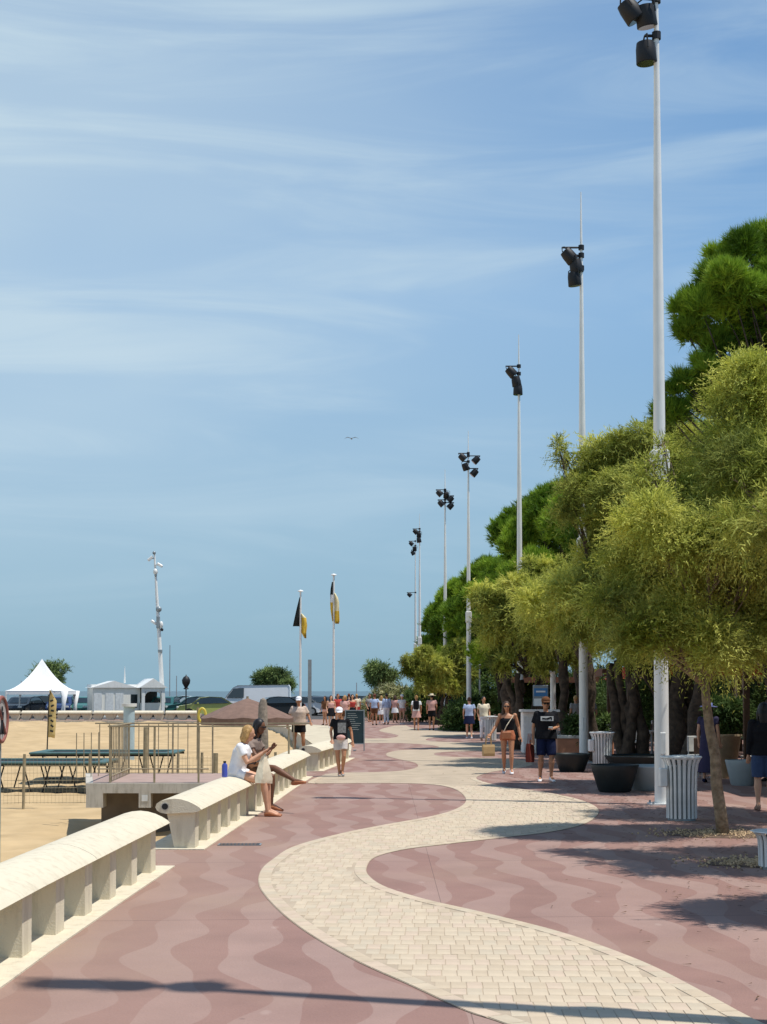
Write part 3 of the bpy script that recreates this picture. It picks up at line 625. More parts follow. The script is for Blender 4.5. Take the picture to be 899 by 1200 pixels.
# far trees across the car park
for (px, py, R, Y, lab, m) in ((57, 791, 26, 150, 'round green tree behind the white pagoda tent', M_shrub), (317, 795, 23, 135, 'bushy tree above the white van', M_shrub), (448, 790, 20, 120, 'small round tree left of the row of pines', M_shrub), (336, 803, 9, 134, 'low right part tree beside the bushy tree', M_shrub)):
    c = A(px, py, Y); rad = R*Y/F; t = thing('round_tree', (c.x, Y, 0), lab, 'tree', 0, 'small round trees beyond the car park')
    if R > 10:
        k = MB(); k.tube([(0, 0, 0), (.1, 0, c.z*.6), (0, 0, c.z)], [.14, .11, .06], 8); k.build('trunk', M_barkd, t)
        bl = rb(int(px), (0, 0, c.z), (rad*.8, rad*.7, rad*.5), 14, rad*.25, rad*.42); tamarisk_foliage('crown', bl, 17000, t, m, .32, .07, 8, .5, int(px), .2)
    else:
        k = MB(); k.tube([(0, 0, 0), (0, 0, c.z)], [.1, .06], 8); k.build('trunk', M_barkd, t); tamarisk_foliage('crown', rb(3, (0, 0, c.z), (rad*.7, rad*.7, rad*.5), 6, rad*.3, rad*.5), 8000, t, m, .35, .07, 8, .4, 9, .1)
def bush(px0, px1, py_top, Y, label, m, n=30000, ll=.25, lw=.05, depth=1.5, name='bush', seed=1, ybot=None):
    a = A(px0, py_top, Y); b = A(px1, py_top, Y); w_ = b.x-a.x; h = a.z; t = thing(name, ((a.x+b.x)/2, Y, 0), label, 'bush', 0)
    rr = random.Random(seed); nb = 14; bl = []
    for k in range(nb):
        s = h*rr.uniform(.22, .34); bl.append((-w_/2+w_*(k+.5)/nb, rr.uniform(-.3, .3)*depth, rr.uniform(.3*h, h-s), s*1.2, s*1.2, s))
    for k in range(nb): bl.append((-w_/2+w_*(k+.5)/nb, rr.uniform(-.3, .3)*depth, h*.25, h*.3, h*.3, h*.25))
    k = MB()
    for q in range(4): k.tube([(-w_/2+w_*(q+.5)/4, 0, -.02), (-w_/2+w_*(q+.6)/4, 0, h*.6)], [.05, .02], 6)
    k.build('stems', M_barkd, t); tamarisk_foliage('foliage', bl, n, t, m, ll, lw, 6, .25, seed, .1); return t
bush(434, 482, 799, 98, 'pale flowering bush behind the group of people', M_oleander, 26000, .25, .07, 2.0, 'flowering_bush', 3)
bush(528, 556, 822, 72, 'leafy green bush behind the low green fence', M_hedge, 14000, .25, .05, 1.2, 'green_bush', 4)
bush(486, 556, 800, 92, 'dense dark hedge below the olive tamarisk', M_hedge, 30000, .25, .06, 2.0, 'hedge', 5)
# ================================================================== PEOPLE
def lerp(a, b, t): return Vector(a).lerp(Vector(b), t)
STAND = dict(pelvis=(0, 0, .93), waist=(0, .0, 1.07), chest=(0, .0, 1.27), neck=(0, .015, 1.44), head=(0, -.01, 1.60), face=(0, -1, 0), side=(1, 0, 0), hside=None,
    shL=(.175, .01, 1.385), elL=(.225, .03, 1.11), wrL=(.235, -.05, .87), shR=(-.175, .01, 1.385), elR=(-.225, .03, 1.11), wrR=(-.235, -.05, .87),
    hpL=(.09, 0, .92), knL=(.10, -.02, .50), anL=(.10, .03, .09), hpR=(-.09, 0, .92), knR=(-.10, -.02, .50), anR=(-.10, .03, .09), toeL=(.115, -.15, .025), toeR=(-.115, -.15, .025))
def person(name_label, loc, rz, hgt, skin, pose=None, top=None, bottom=None, shoes=None, hair=None, hat=None, glasses=False, group=None, vox=.011, build=1.0, extras=None):
    J = dict(STAND); J.update(pose or {}); s = hgt/1.73
    V_ = {k: (Vector(v) if v is not None and k not in () else None) for k, v in J.items()}
    t = thing('person', loc, name_label, 'person', rz, group)
    side = V_['side']; face = V_['face'].normalized(); hs = V_['hside'] or side; up = (V_['head']-V_['neck']).normalized()
    up = (up+Vector((0, 0, 1))).normalized(); hs = (hs-up*hs.dot(up)).normalized(); fw = (face-up*face.dot(up)).normalized()
    b = build
    body = MB()
    def torso(mb, o=0.0, a=0, z=None):
        ps = [lerp(V_['pelvis'], V_['waist'], -.45), V_['pelvis'], V_['waist'], V_['chest'], lerp(V_['chest'], V_['neck'], .62), V_['neck']+(V_['neck']-V_['chest'])*-.06]
        rx = [.135, .165, .135, .165, .150, .065]; ry = [.10, .118, .095, .115, .085, .055]
        ps, rx, ry = ps[a:z], rx[a:z], ry[a:z]; mb.tube(ps, [(r+o)*b*s/s for r in rx], 16, side, [(r+o)*b for r in ry])
    torso(body)
    body.tube([V_['chest'].lerp(V_['neck'], .7), V_['neck'], lerp(V_['neck'], V_['head'], .6)], [.062, .052, .05], 12)
    hd = V_['head']; R = Matrix((hs, -fw, up)).transposed()
    body.ell(hd+up*.015, (.076, .094, .105), 14, 10, R); body.ell(hd+fw*.03-up*.055, (.054, .060, .062), 12, 8, R)
    body.ell(hd+fw*.098-up*.012, (.013, .020, .022), 8, 6, R)
    for q in (-1, 1): body.ell(hd+hs*q*.078-up*.005, (.010, .018, .030), 8, 6, R)
    def limb(mb, ps, rs): mb.tube(ps, rs, 12)
    for q in 'LR':
        sh, el, wr = V_['sh'+q], V_['el'+q], V_['wr'+q]; body.ell(sh, (.058*b, .055*b, .058*b), 10, 8)
        limb(body, [lerp(sh, el, -.05), lerp(sh, el, .35), el, lerp(el, wr, .25), wr], [.050*b, .047*b, .037, .038, .026])
        hdir = (wr-el).normalized(); pl = wr+hdir*.045; sd2 = side if abs(hdir.dot(side)) < .8 else Vector((0, 0, 1))
        fr = (sd2-hdir*sd2.dot(hdir)).normalized(); nr = hdir.cross(fr)
        body.tube([wr-hdir*.01, wr+hdir*.03, wr+hdir*.085], [.016, .020, .018], 10, nr, [.024, .038, .040])
        sg = 1
        for k in range(4):
            f0 = wr+hdir*.078+nr*0+fr.cross(hdir)*0+hdir.cross(fr)*0+(nr*0); off = (k-1.5)*.020
            f0 = f0+ (hdir.cross(nr)*off); ln = (.062, .075, .070, .055)[k]; bend = nr*-.35*0+fr*0
            f1 = f0+hdir*ln*.55+nr*.008; f2 = f1+(hdir*.8+nr*.6).normalized()*ln*.45; body.tube([f0, f1, f2], [.010, .0095, .008], 6)
        th0 = wr+hdir*.02+hdir.cross(nr)*.030; body.tube([th0, th0+(hdir*.7+hdir.cross(nr)*.6).normalized()*.035, th0+hdir*.055+hdir.cross(nr)*.028], [.013, .011, .009], 6)
        hp, kn, an, to = V_['hp'+q], V_['kn'+q], V_['an'+q], V_['toe'+q]
        limb(body, [lerp(hp, kn, -.05), lerp(hp, kn, .3), lerp(hp, kn, .85), kn, lerp(kn, an, .28), lerp(kn, an, .75), an], [.083*b, .080*b, .058*b, .052, .056*b, .036, .034])
        body.tube([an+(an-to)*.22+Vector((0, 0, -.02)), lerp(an, to, .35), lerp(an, to, .8), to], [.030, .034, .036, .024], 10, None, [.035, .032, .022, .014])
    def fin(mb, n, m, v, it=2):
        mb.v = [tuple(Vector(p)*s) for p in mb.v]; return remesh(mb, n, m, t, v, it)
    bo = fin(body, 'body', skin, min(vox, .0085) if vox < .012 else vox, 1)
    if vox < .012:      # eyes, brows and mouth as small features of the head
        e_ = MB()
        for q in (-1, 1): e_.ell(hd+fw*.082+hs*q*.030+up*.012, (.011, .008, .006), 8, 5, R)
        e_.v = [tuple(Vector(p)*s) for p in e_.v]; e_.build('eyes', M_black, t)
        e_ = MB(); e_.ell(hd+fw*.088-up*.055, (.020, .006, .006), 8, 5, R); e_.v = [tuple(Vector(p)*s) for p in e_.v]; e_.build('mouth', mat('lip', (.35, .10, .08), .5), t)
    if top:
        kind, m = top; mb = MB()
        if kind == 'strap':
            ps = [lerp(V_['waist'], V_['chest'], -.15), lerp(V_['waist'], V_['chest'], .5), V_['chest'], lerp(V_['chest'], V_['neck'], .28)]
            mb.tube(ps, [.148*b, .162*b, .180*b, .168*b], 16, side, [.110*b, .125*b, .132*b, .10*b])
            for q in (-1, 1):
                a0 = lerp(V_['chest'], V_['neck'], .2)+side*q*.10+fw*.10; a1 = lerp(V_['chest'], V_['neck'], .85)+side*q*.095; a2 = lerp(V_['chest'], V_['neck'], .2)+side*q*.09-fw*.08
                mb.tube([a0, a1, a2], .013, 6)
        else:
            low = {'tee': -.55, 'loose': -.9, 'dress': -.9, 'shirt': -.7, 'longcoat': -.9}[kind]; o_ = .026 if kind != 'loose' else .045
            ps = [lerp(V_['pelvis'], V_['waist'], 0.0 if low > -.8 else -.35), lerp(V_['pelvis'], V_['waist'], .5), V_['waist'], V_['chest'], lerp(V_['chest'], V_['neck'], .60), lerp(V_['chest'], V_['neck'], .93)]
            mb.tube(ps, [(r+o_)*b for r in (.165, .158, .145, .168, .150, .062)], 18, side, [(r+o_)*b for r in (.115, .110, .105, .118, .085, .052)])
            fr_ = {'tee': .55, 'loose': .7, 'dress': .4, 'shirt': 1.0, 'longcoat': 1.0}[kind]
            for q in 'LR':
                sh, el, wr = V_['sh'+q], V_['el'+q], V_['wr'+q]; mb.ell(sh, (.072*b, .07*b, .068*b), 10, 8)
                if fr_ < 1: mb.tube([lerp(sh, el, -.05), lerp(sh, el, fr_*.5), lerp(sh, el, fr_)], [.064*b, .068*b, .070*b], 12)
                else: mb.tube([sh, lerp(sh, el, .5), el, lerp(el, wr, .9)], [.066*b, .062*b, .055, .046], 12)
        fin(mb, 'shirt' if kind not in ('strap', 'dress') else ('top' if kind == 'strap' else 'dress_top'), m, vox*1.15)
    if bottom:
        kind, m = bottom; mb = MB()
        if kind in ('skirt', 'dress', 'longdress'):
            hem = {'skirt': .62, 'dress': .55, 'longdress': .22}[kind]; p = V_['pelvis']
            mb.tube([V_['waist'], p, Vector((p.x, p.y, lerp(p, (0, 0, hem), .5).z)), Vector((p.x, p.y, hem))], [.145, .19, .215, .25], 20, side, [.11, .145, .175, .20]); nm = 'skirt'
        else:
            fr_ = {'short': .30, 'shorts': .62, 'bermuda': .92, 'trousers': 1}[kind]; p = V_['pelvis']
            mb.tube([lerp(p, V_['waist'], -.5), p, lerp(p, V_['waist'], .75)], [.150*b, .180*b, .150*b], 16, side, [.118*b, .135*b, .112*b])
            for q in 'LR':
                hp, kn, an = V_['hp'+q], V_['kn'+q], V_['an'+q]
                if kind == 'trousers': mb.tube([hp, lerp(hp, kn, .5), kn, lerp(kn, an, .5), lerp(kn, an, .93)], [.102*b, .092, .075, .068, .066], 12)
                else: mb.tube([hp, lerp(hp, kn, fr_*.5), lerp(hp, kn, fr_)], [.100*b, .098*b, .094*b if kind != 'bermuda' else .088*b], 12)
            nm = 'trousers' if kind == 'trousers' else 'shorts'
        fin(mb, nm, m, vox*1.15)
    if shoes:
        for q in 'LR':
            an, to = V_['an'+q], V_['toe'+q]; mb = MB(); d = (to-an); back = an-d*.28; back.z = an.z-.045; a2 = an.copy(); a2.z = an.z-.035
            upv = Vector((0, 0, 1)); sd3 = d.cross(upv).normalized()
            mb.tube([back, lerp(a2, to, .15), lerp(a2, to, .6), to+d*.18], [.034, .044, .048, .030], 12, sd3, [.036, .044, .032, .020])
            if shoes[0] == 'shoe': mb.tube([a2, an+Vector((0, 0, .012))], [.042, .040], 10)
            fin(mb, 'shoe', shoes[1], max(vox*.9, .009), 1)
    if hair:
        kind, m = hair; mb = MB(); mb.ell(hd+up*.032-fw*.016, (.087, .098, .103), 14, 10, R)
        if kind == 'long':
            mb.tube([hd+up*.04-fw*.05, hd-up*.06-fw*.075, hd-up*.20-fw*.07, hd-up*.30-fw*.05], [.08, .085, .075, .04], 12, hs, [.05, .045, .035, .02])
            for q in (-1, 1): mb.tube([hd+up*.05+hs*q*.06, hd-up*.05+hs*q*.085-fw*.01, hd-up*.17+hs*q*.085-fw*.0, hd-up*.25+hs*q*.07], [.03, .032, .028, .014], 8)
        if kind == 'bun': mb.ell(hd+up*.10-fw*.09, (.045, .045, .045), 10, 8)
        if kind == 'bob':
            mb.tube([hd+up*.03-fw*.04, hd-up*.07-fw*.055, hd-up*.13-fw*.05], [.088, .09, .075], 12, hs, [.06, .05, .035])
            for q in (-1, 1): mb.tube([hd+up*.05+hs*q*.062, hd-up*.06+hs*q*.085, hd-up*.15+hs*q*.08-fw*.02], [.034, .036, .016], 8)
            qr = random.Random(4)
            for _ in range(26):
                a0 = hd+up*qr.uniform(-.02, .09)+hs*qr.uniform(-.08, .08)-fw*qr.uniform(.03, .10); mb.tube([a0, a0-up*.07-fw*qr.uniform(0, .02)+hs*qr.uniform(-.02, .02), a0-up*qr.uniform(.12, .2)+hs*qr.uniform(-.03, .03)], [.016, .015, .006], 6)
        # keep the face open
        fin(mb, 'hair', m, max(vox, .010), 1)
        if kind: pass
    if hat:
        kind, m = hat; mb = MB(); c = hd+up*.06
        if kind == 'cap':
            mb.ell(c+up*.012, (.096, .108, .085), 16, 8, R); mb.tube([c+fw*.06, c+fw*.19-up*.012], [.075, .055], 12, hs, [.010, .006])
        else:
            mb.tube([c, c+up*.09], [.096, .085], 18, hs, [.108, .09]); mb.tube([c-up*.006, c+up*.008], [.19, .185], 24, hs, [.20, .195])
        mb.v = [tuple(Vector(p)*s) for p in mb.v]; mb.build('hat', m, t, smooth='auto')
    if glasses:
        mb = MB()
        for q in (-1, 1):
            mb.ell(hd+fw*.092+hs*q*.032+up*.012, (.028, .010, .020), 10, 6, R); mb.tube([hd+fw*.085+hs*q*.058+up*.015, hd+hs*q*.086+up*.015], .006, 5)
        mb.tube([hd+fw*.10+hs*.012+up*.015, hd+fw*.10-hs*.012+up*.015], .005, 5)
        mb.v = [tuple(Vector(p)*s) for p in mb.v]; mb.build('sunglasses', M_black, t, smooth=True)
    if extras: extras(t, V_, s)
    return t
C_ = cloth
blk = C_('black', (.014, .014, .017)); wht = C_('white', (.80, .80, .82)); navy = C_('navy', (.015, .02, .055)); crm = C_('cream', (.74, .66, .50)); pnk = C_('pink', (.62, .36, .32)); red = C_('red', (.45, .06, .05))
ltb = C_('light_blue', (.42, .52, .72)); brn = C_('brown', (.13, .06, .03)); gry = C_('grey', (.30, .29, .28)); tanl = mat('tan_leather', (.38, .14, .06), .5, .15, 10); kraft = mat('kraft_paper', (.42, .28, .13), .8, .1, 10)
hr_bl = mat('hair_blonde', (.42, .25, .09), .6, .35, 60); hr_br = mat('hair_brown', (.06, .03, .018), .6, .3, 60); hr_bk = mat('hair_black', (.010, .008, .008), .5, .3, 60); hr_wh = mat('hair_white', (.75, .73, .70), .7, .1, 50)
hr_rd = mat('hair_auburn', (.12, .03, .015), .6, .3, 60)
def bag(name, loc, prof_w, h, d, m, label, handle=None, rz=0, taper=.85, cat='bag'):
    t = thing(name, loc, label, cat, rz); mb = MB(); w0, w1 = prof_w*taper/2, prof_w/2; dd = d/2
    vs = []
    for (w_, z, e) in ((w0, 0, dd), (w0*1.02, h*.25, dd*1.15), (w1, h*.8, dd*.9), (w1, h, dd*.55)):
        vs += [(-w_, -e, z), (w_, -e, z), (w_, e, z), (-w_, e, z)]
    fs = [(j*4+i, j*4+(i+1) % 4, (j+1)*4+(i+1) % 4, (j+1)*4+i) for j in range(3) for i in range(4)]+[(0, 1, 2, 3), (12, 13, 14, 15)]
    mb.add(vs, fs); mb.build('bag_body', m, t)
    if handle:
        for q in (-1, 1):
            hb = MB(); hb.tube([(-w1*.5, q*dd*.5, h-.01), (-w1*.35, q*dd*.4, h+handle), (w1*.35, q*dd*.4, h+handle), (w1*.5, q*dd*.5, h-.01)], .008, 6); hb.build('handle', m, t)
    return t
# --- seated pair on the long bench, facing the promenade (+X)
SEATED = dict(pelvis=(0, 0, .70), waist=(0, -.01, .83), chest=(0, -.07, 1.02), neck=(0, -.12, 1.17), head=(0, -.17, 1.315), hpL=(.09, -.03, .69), hpR=(-.09, -.03, .69),
    knL=(.09, -.45, .62), knR=(-.09, -.45, .60), anL=(.08, -.49, .17), anR=(-.08, -.50, .17), toeL=(.09, -.66, .10), toeR=(-.08, -.67, .10), face=(0, -1, -.25),
    shL=(.165, -.08, 1.11), shR=(-.165, -.08, 1.11))
P1 = dict(SEATED); P1.update(pelvis=(0, .02, .68), elR=(-.20, -.20, .87), wrR=(-.10, -.42, 1.02), elL=(.20, -.18, .88), wrL=(.10, -.40, .98), knL=(.10, -.44, .60), knR=(-.08, -.43, .58), anL=(.09, -.48, .13), anR=(-.06, -.49, .12), toeL=(.10, -.65, .06), toeR=(-.06, -.67, .06))
def sh(d, dz): return {k: (v if k in ('face', 'side', 'hside') else (v[0], v[1], v[2]+dz)) for k, v in d.items()}
person('blonde woman in white tee shirt and white shorts sitting on the concrete bench', (-2.17, 22.9, -.01), r_(82), 1.66, M_skin, sh(P1, -.03), ('tee', wht), ('short', wht), ('sandal', tanl), ('bob', hr_bl), vox=.0105, group='people sitting on the bench')
P2 = dict(SEATED); P2.update(pelvis=(0, .02, .70), chest=(.0, -.10, 1.04), neck=(0, -.15, 1.20), head=(0, -.21, 1.35), elL=(.20, -.24, .90), wrL=(.02, -.42, 1.02), elR=(-.20, -.25, .90), wrR=(-.05, -.42, 1.0), knR=(-.05, -.46, .58), anR=(-.04, -.44, .13), toeR=(-.04, -.62, .06),
    knL=(.02, -.47, .70), anL=(-.02, -.84, .52), toeL=(-.06, -1.02, .50))
person('dark-haired woman with crossed legs sitting behind the blonde woman', (-2.10, 23.75, -.01), r_(68), 1.68, M_dark, P2, ('tee', C_('taupe', (.26, .20, .17))), ('shorts', brn), ('sandal', tanl), ('long', hr_bk), glasses=True, vox=.0105, group='people sitting on the bench')
tb = thing('tote_bag', (-1.78, 22.75, .50), 'cream cloth tote hanging from the blonde woman\'s hands', 'bag', r_(60)); mb = MB()
vs = []
for (w_, z, e) in ((.19, .0, .05), (.17, .08, .07), (.13, .22, .05), (.07, .38, .03), (.03, .47, .02)): vs += [(-w_+.06, -e, z), (w_, -e*.8, z-.02*w_/.19), (w_, e, z), (-w_+.06, e, z)]
mb.add(vs, [(j*4+i, j*4+(i+1) % 4, (j+1)*4+(i+1) % 4, (j+1)*4+i) for j in range(4) for i in range(4)]+[(0, 1, 2, 3), (16, 17, 18, 19)]); mb.build('bag_body', crm, tb, smooth='auto')
wb = thing('water_bottle', (-2.33, 22.60, .592), 'blue water bottle standing on the bench behind the blonde woman', 'bottle'); mb = MB(); mb.lathe([(0, 0), (.04, 0), (.042, .02), (.042, .17), (.03, .195), (.018, .20), (.018, .21), (0, .21)], 14); mb.build('flask', mat('blue_plastic', (.06, .09, .42), .35), wb, smooth='auto'); mb = MB(); mb.lathe([(0, .21), (.022, .21), (.022, .235), (0, .235)], 12); mb.build('cap', M_black, wb)
# --- woman in shorts walking towards us
def at(px, py): return G(px, py)
WALK = dict(knL=(.09, -.10, .51), anL=(.09, -.12, .10), toeL=(.10, -.30, .03), knR=(-.09, -.02, .50), anR=(-.08, .13, .12), toeR=(-.09, -.03, .03))
Wp = dict(WALK); Wp.update(elL=(.26, .05, 1.12), wrL=(.30, -.03, .88), elR=(-.28, .02, 1.13), wrR=(-.40, -.10, .95), head=(-.02, -.02, 1.60))
def w_extra(t, V_, s):
    m = MB(); m.box((-.02*s, -.17*s, .92*s), (.22, .07, .17), bev=.02); m.build('belt_bag', tanl, t)
    m = MB(); m.tube([(.14, -.10, 1.40*s), (-.02, -.17, 1.15*s), (-.10, -.15, .97*s)], .010, 6); m.build('bag_strap', crm, t)
    m = MB(); m.box((.305*s, -.06*s, .76*s), (.04, .10, .13), bev=.01); m.build('phone_case', M_black, t)
p = at(595, 907); person('woman in black strappy top and rust shorts wearing sunglasses, walking beside the man in black', p, r_(-4), 1.63, M_tan, Wp, ('strap', blk), ('short', C_('rust', (.42, .15, .08))), ('shoe', wht), ('long', hr_br), glasses=True, extras=w_extra, vox=.0105)
bag('paper_bag', (p.x-.435, p.y-.10, .40), .27, .26, .12, kraft, 'brown kraft paper bag held out by the woman in rust shorts', .19, r_(12), .95)
# --- man in black tee
Mp = dict(WALK); Mp = {**Mp, 'knL': (.11, -.06, .51), 'anL': (.10, -.04, .09), 'toeL': (.13, -.22, .03), 'knR': (-.11, -.06, .51), 'anR': (-.12, .02, .10), 'toeR': (-.15, -.16, .03), 'elL': (.25, .02, 1.12), 'wrL': (.02, -.20, 1.10), 'elR': (-.25, .05, 1.12), 'wrR': (-.27, -.04, .88)}
Mp['wrL'] = (.10, -.22, 1.09)
def m_extra(t, V_, s):
    m = MB(); m.box((0.0, -.186*s, 1.30*s), (.26, .014, .095), Matrix.Rotation(-.05, 3, 'X')); m.build('chest_print', mat('pale_print', (.55, .56, .55), .8), t)
    m = MB(); m.box((-.06, -.197*s, 1.298*s), (.085, .004, .03), Matrix.Rotation(.15, 3, 'Y')); m.box((.035, -.197*s, 1.305*s), (.10, .004, .035), Matrix.Rotation(-.3, 3, 'Y')); m.box((.09, -.197*s, 1.298*s), (.02, .004, .06)); m.build('print_mark', blk, t)
    m = MB(); m.box((.06*s, -.28*s, 1.10*s), (.09, .02, .07), bev=.006); m.build('phone', M_steel, t)
p = at(640, 916); person('broad man in black tee shirt with pale chest print, navy shorts and dark cap', p, r_(2), 1.72, M_tan, Mp, ('loose', blk), ('bermuda', navy), ('shoe', wht), ('short', hr_br), hat=('cap', brn), glasses=True, extras=m_extra, vox=.0105, build=1.12)
bag('carrier_bag', (A(621, 893, p.y).x, p.y-.05, A(621, 893, p.y).z), .18, .38, .10, C_('dark_red', (.16, .035, .025)), 'narrow dark red carrier bag hanging from the right hand of the man in black', .20, r_(50), .9)
# --- boy
Bp = dict(WALK); Bp.update(knL=(.08, -.12, .52), anL=(.05, .02, .12), toeL=(.06, -.14, .04), knR=(-.07, -.02, .50), anR=(-.02, .05, .09), toeR=(-.03, -.12, .03), elL=(.27, .03, 1.13), wrL=(.30, -.06, .86), elR=(-.24, .05, 1.13), wrR=(-.22, -.10, .92), head=(-.03, -.04, 1.59))
def b_extra(t, V_, s):
    m = MB(); m.box((0.02, -.150*s, 1.22*s), (.18, .012, .22)); m.build('shirt_print', mat('grey_print', (.22, .22, .22), .8, .5, 30), t)
    m = MB(); m.ell((-.0, -.16*s, .98*s), (.10, .05, .06)); m.build('waist_pouch', pnk, t, smooth=True)
p = at(399, 910); person('boy in black graphic tee shirt, pale shorts and white cap walking along the bench', p, r_(6), 1.50, M_tan, Bp, ('tee', blk), ('shorts', C_('pale_grey', (.60, .55, .52))), ('shoe', gry), ('short', hr_br), hat=('cap', wht), extras=b_extra, vox=.0105)
# --- man with white hat beyond the bench
Op = dict(elL=(.30, .03, 1.16), wrL=(.36, -.05, .98), elR=(-.28, .02, 1.13), wrR=(-.32, -.05, .90), knL=(.14, -.04, .50), anL=(.16, .02, .09), toeL=(.18, -.14, .03), knR=(-.12, -.02, .50), anR=(-.13, .0, .09), toeR=(-.16, -.16, .03))
person('older man in white hat, beige tee shirt and black shorts behind the bench', G(350, 884), 0, 1.68, M_tan, Op, ('loose', C_('beige', (.58, .46, .37))), ('shorts', blk), ('shoe', blk), ('short', hr_wh), hat=('cap', wht), vox=.013, build=1.15)
# --- person in black at the right edge, back to us
Rp_ = dict(knL=(.10, .06, .50), anL=(.10, .10, .09)); pR = G(893, 950); pR.x += .04
person('woman in long black top seen from behind at the right edge', pR, r_(172), 1.68, M_skin, {}, ('longcoat', blk), ('bermuda', C_('dark_blue', (.05, .08, .16))), ('shoe', C_('flipflop', (.3, .2, .15))), ('long', hr_bk), vox=.0105, build=1.1)
pH = G(831, 917); person('woman in dark floral long dress behind the slim tree trunk', pH, r_(150), 1.60, M_skin, {}, ('dress', C_('floral', (.05, .045, .09))), ('longdress', C_('floral', (.05, .045, .09))), ('shoe', navy), ('long', hr_bk), hat=('sun', C_('hat_blue', (.28, .33, .68))), vox=.012)
# --- walkers further away
FAR = [  # px, foot y, height, rz, top, bottom, hair, hat, skin, label
 (550, 866, 1.62, 180, ('tee', ltb), ('skirt', navy), 'bun', None, 'woman in light blue blouse and navy skirt walking away'),
 (506, 856, 1.72, 180, ('tee', pnk), ('shorts', blk), 'short', ('sun', crm), 'person in sun hat, pink top and black shorts walking away'),
 (488, 856, 1.66, 175, ('tee', wht), ('skirt', pnk), 'bun', None, 'woman with black backpack and pink skirt walking away'),
 (471, 849, 1.66, 20, ('tee', wht), ('short', pnk), 'short', ('cap', wht), 'person in white tee shirt, pale pink shorts and cap'),
 (463, 847, 1.60, 160, ('tee', pnk), ('skirt', wht), 'bob', None, 'woman in pink top with white skirt beside the pale bush'),
 (453, 849, 1.72, 200, ('shirt', ltb), ('trousers', wht), 'short', None, 'man in light blue shirt and white trousers'),
 (447, 848, 1.60, 190, ('dress', wht), ('dress', wht), 'long', None, 'woman in short white dress next to the man in white trousers'),
 (439, 850, 1.72, 170, ('tee', ltb), ('shorts', brn), 'short', None, 'man in pale blue tee shirt and brown shorts'),
 (433, 846, 1.68, 30, ('tee', gry), ('shorts', blk), 'short', None, 'man in grey tee shirt behind the blackboard'),
 (413, 852, 1.70, 10, ('strap', red), ('short', blk), 'long', None, 'woman in red strappy top left of the blackboard'),
 (404, 855, 1.66, -15, ('tee', pnk), ('shorts', brn), 'bob', None, 'person in pink tee shirt behind the boy'),
 (396, 851, 1.72, 25, ('tee', red), ('shorts', navy), 'short', None, 'man in dark red tee shirt behind the boy'),
 (388, 853, 1.64, 10, ('strap', pnk), ('skirt', blk), 'long', None, 'woman in pink top and black skirt left of the group'),
 (381, 850, 1.60, -30, ('tee', brn), ('short', pnk), 'long', None, 'woman in brown tee shirt at the left end of the group'),
 (418, 847, 1.70, 180, ('tee', crm), ('shorts', red), 'short', None, 'man in cream tee shirt and red shorts seen from behind'),
 (409, 848, 1.72, 160, ('tee', navy), ('shorts', gry), 'short', None, 'man in navy tee shirt in the middle of the group'),
 (478, 846, 1.70, 180, ('tee', red), ('shorts', gry), 'short', None, 'man in red tee shirt beside the hedge'),
 (567, 868, 1.66, 10, ('tee', crm), ('trousers', wht), 'short', None, 'person in cream top and white trousers in the shade beside the grey bin'),
 (692, 872, 1.70, 200, ('tee', gry), ('shorts', blk), 'short', None, 'dark-clad person in the shade right of the second mast'),
 (527, 848, 1.66, 180, ('tee', navy), ('short', crm), 'bob', None, 'person in navy top in front of the green bush'),
]
hc = [hr_br, hr_bk, hr_bl, hr_rd]
def backpack(t, V_, s):
    m = MB(); m.box((0, .17*s, 1.25*s), (.28, .14, .42), bev=.05); m.build('backpack', blk, t)
for i, (px, py, hg, rz, tp, bt, hk, ht, lab) in enumerate(FAR):
    q = G(px, py); rr = random.Random(i); st = rr.uniform(-.1, .1)
    ps = dict(knL=(.09, -.04+st, .5), anL=(.09, .02-st, .09), toeL=(.10, -.15-st, .03), knR=(-.09, -.04-st, .5), anR=(-.09, .02+st, .09), toeR=(-.10, -.15+st, .03), elR=(-.24, .04, 1.12), wrR=(-.22, -.10+st, .88), elL=(.24, .04, 1.12), wrL=(.22, -.10-st, .90))
    person(lab, q, r_(rz), hg, (M_tan, M_skin, M_dark)[0 if i % 3 else 1], ps, tp, bt, ('shoe', (wht, blk, tanl)[i % 3]), (hk, hc[i % 4]), hat=ht, vox=.022, group='people strolling in the distance', extras=backpack if 'backpack' in lab else None)

for a in backdrop_hedges: bush(a[0], a[1], a[2], a[3], a[4], M_hedge, 42000, .25, .07, 2.5, 'hedge', a[5])
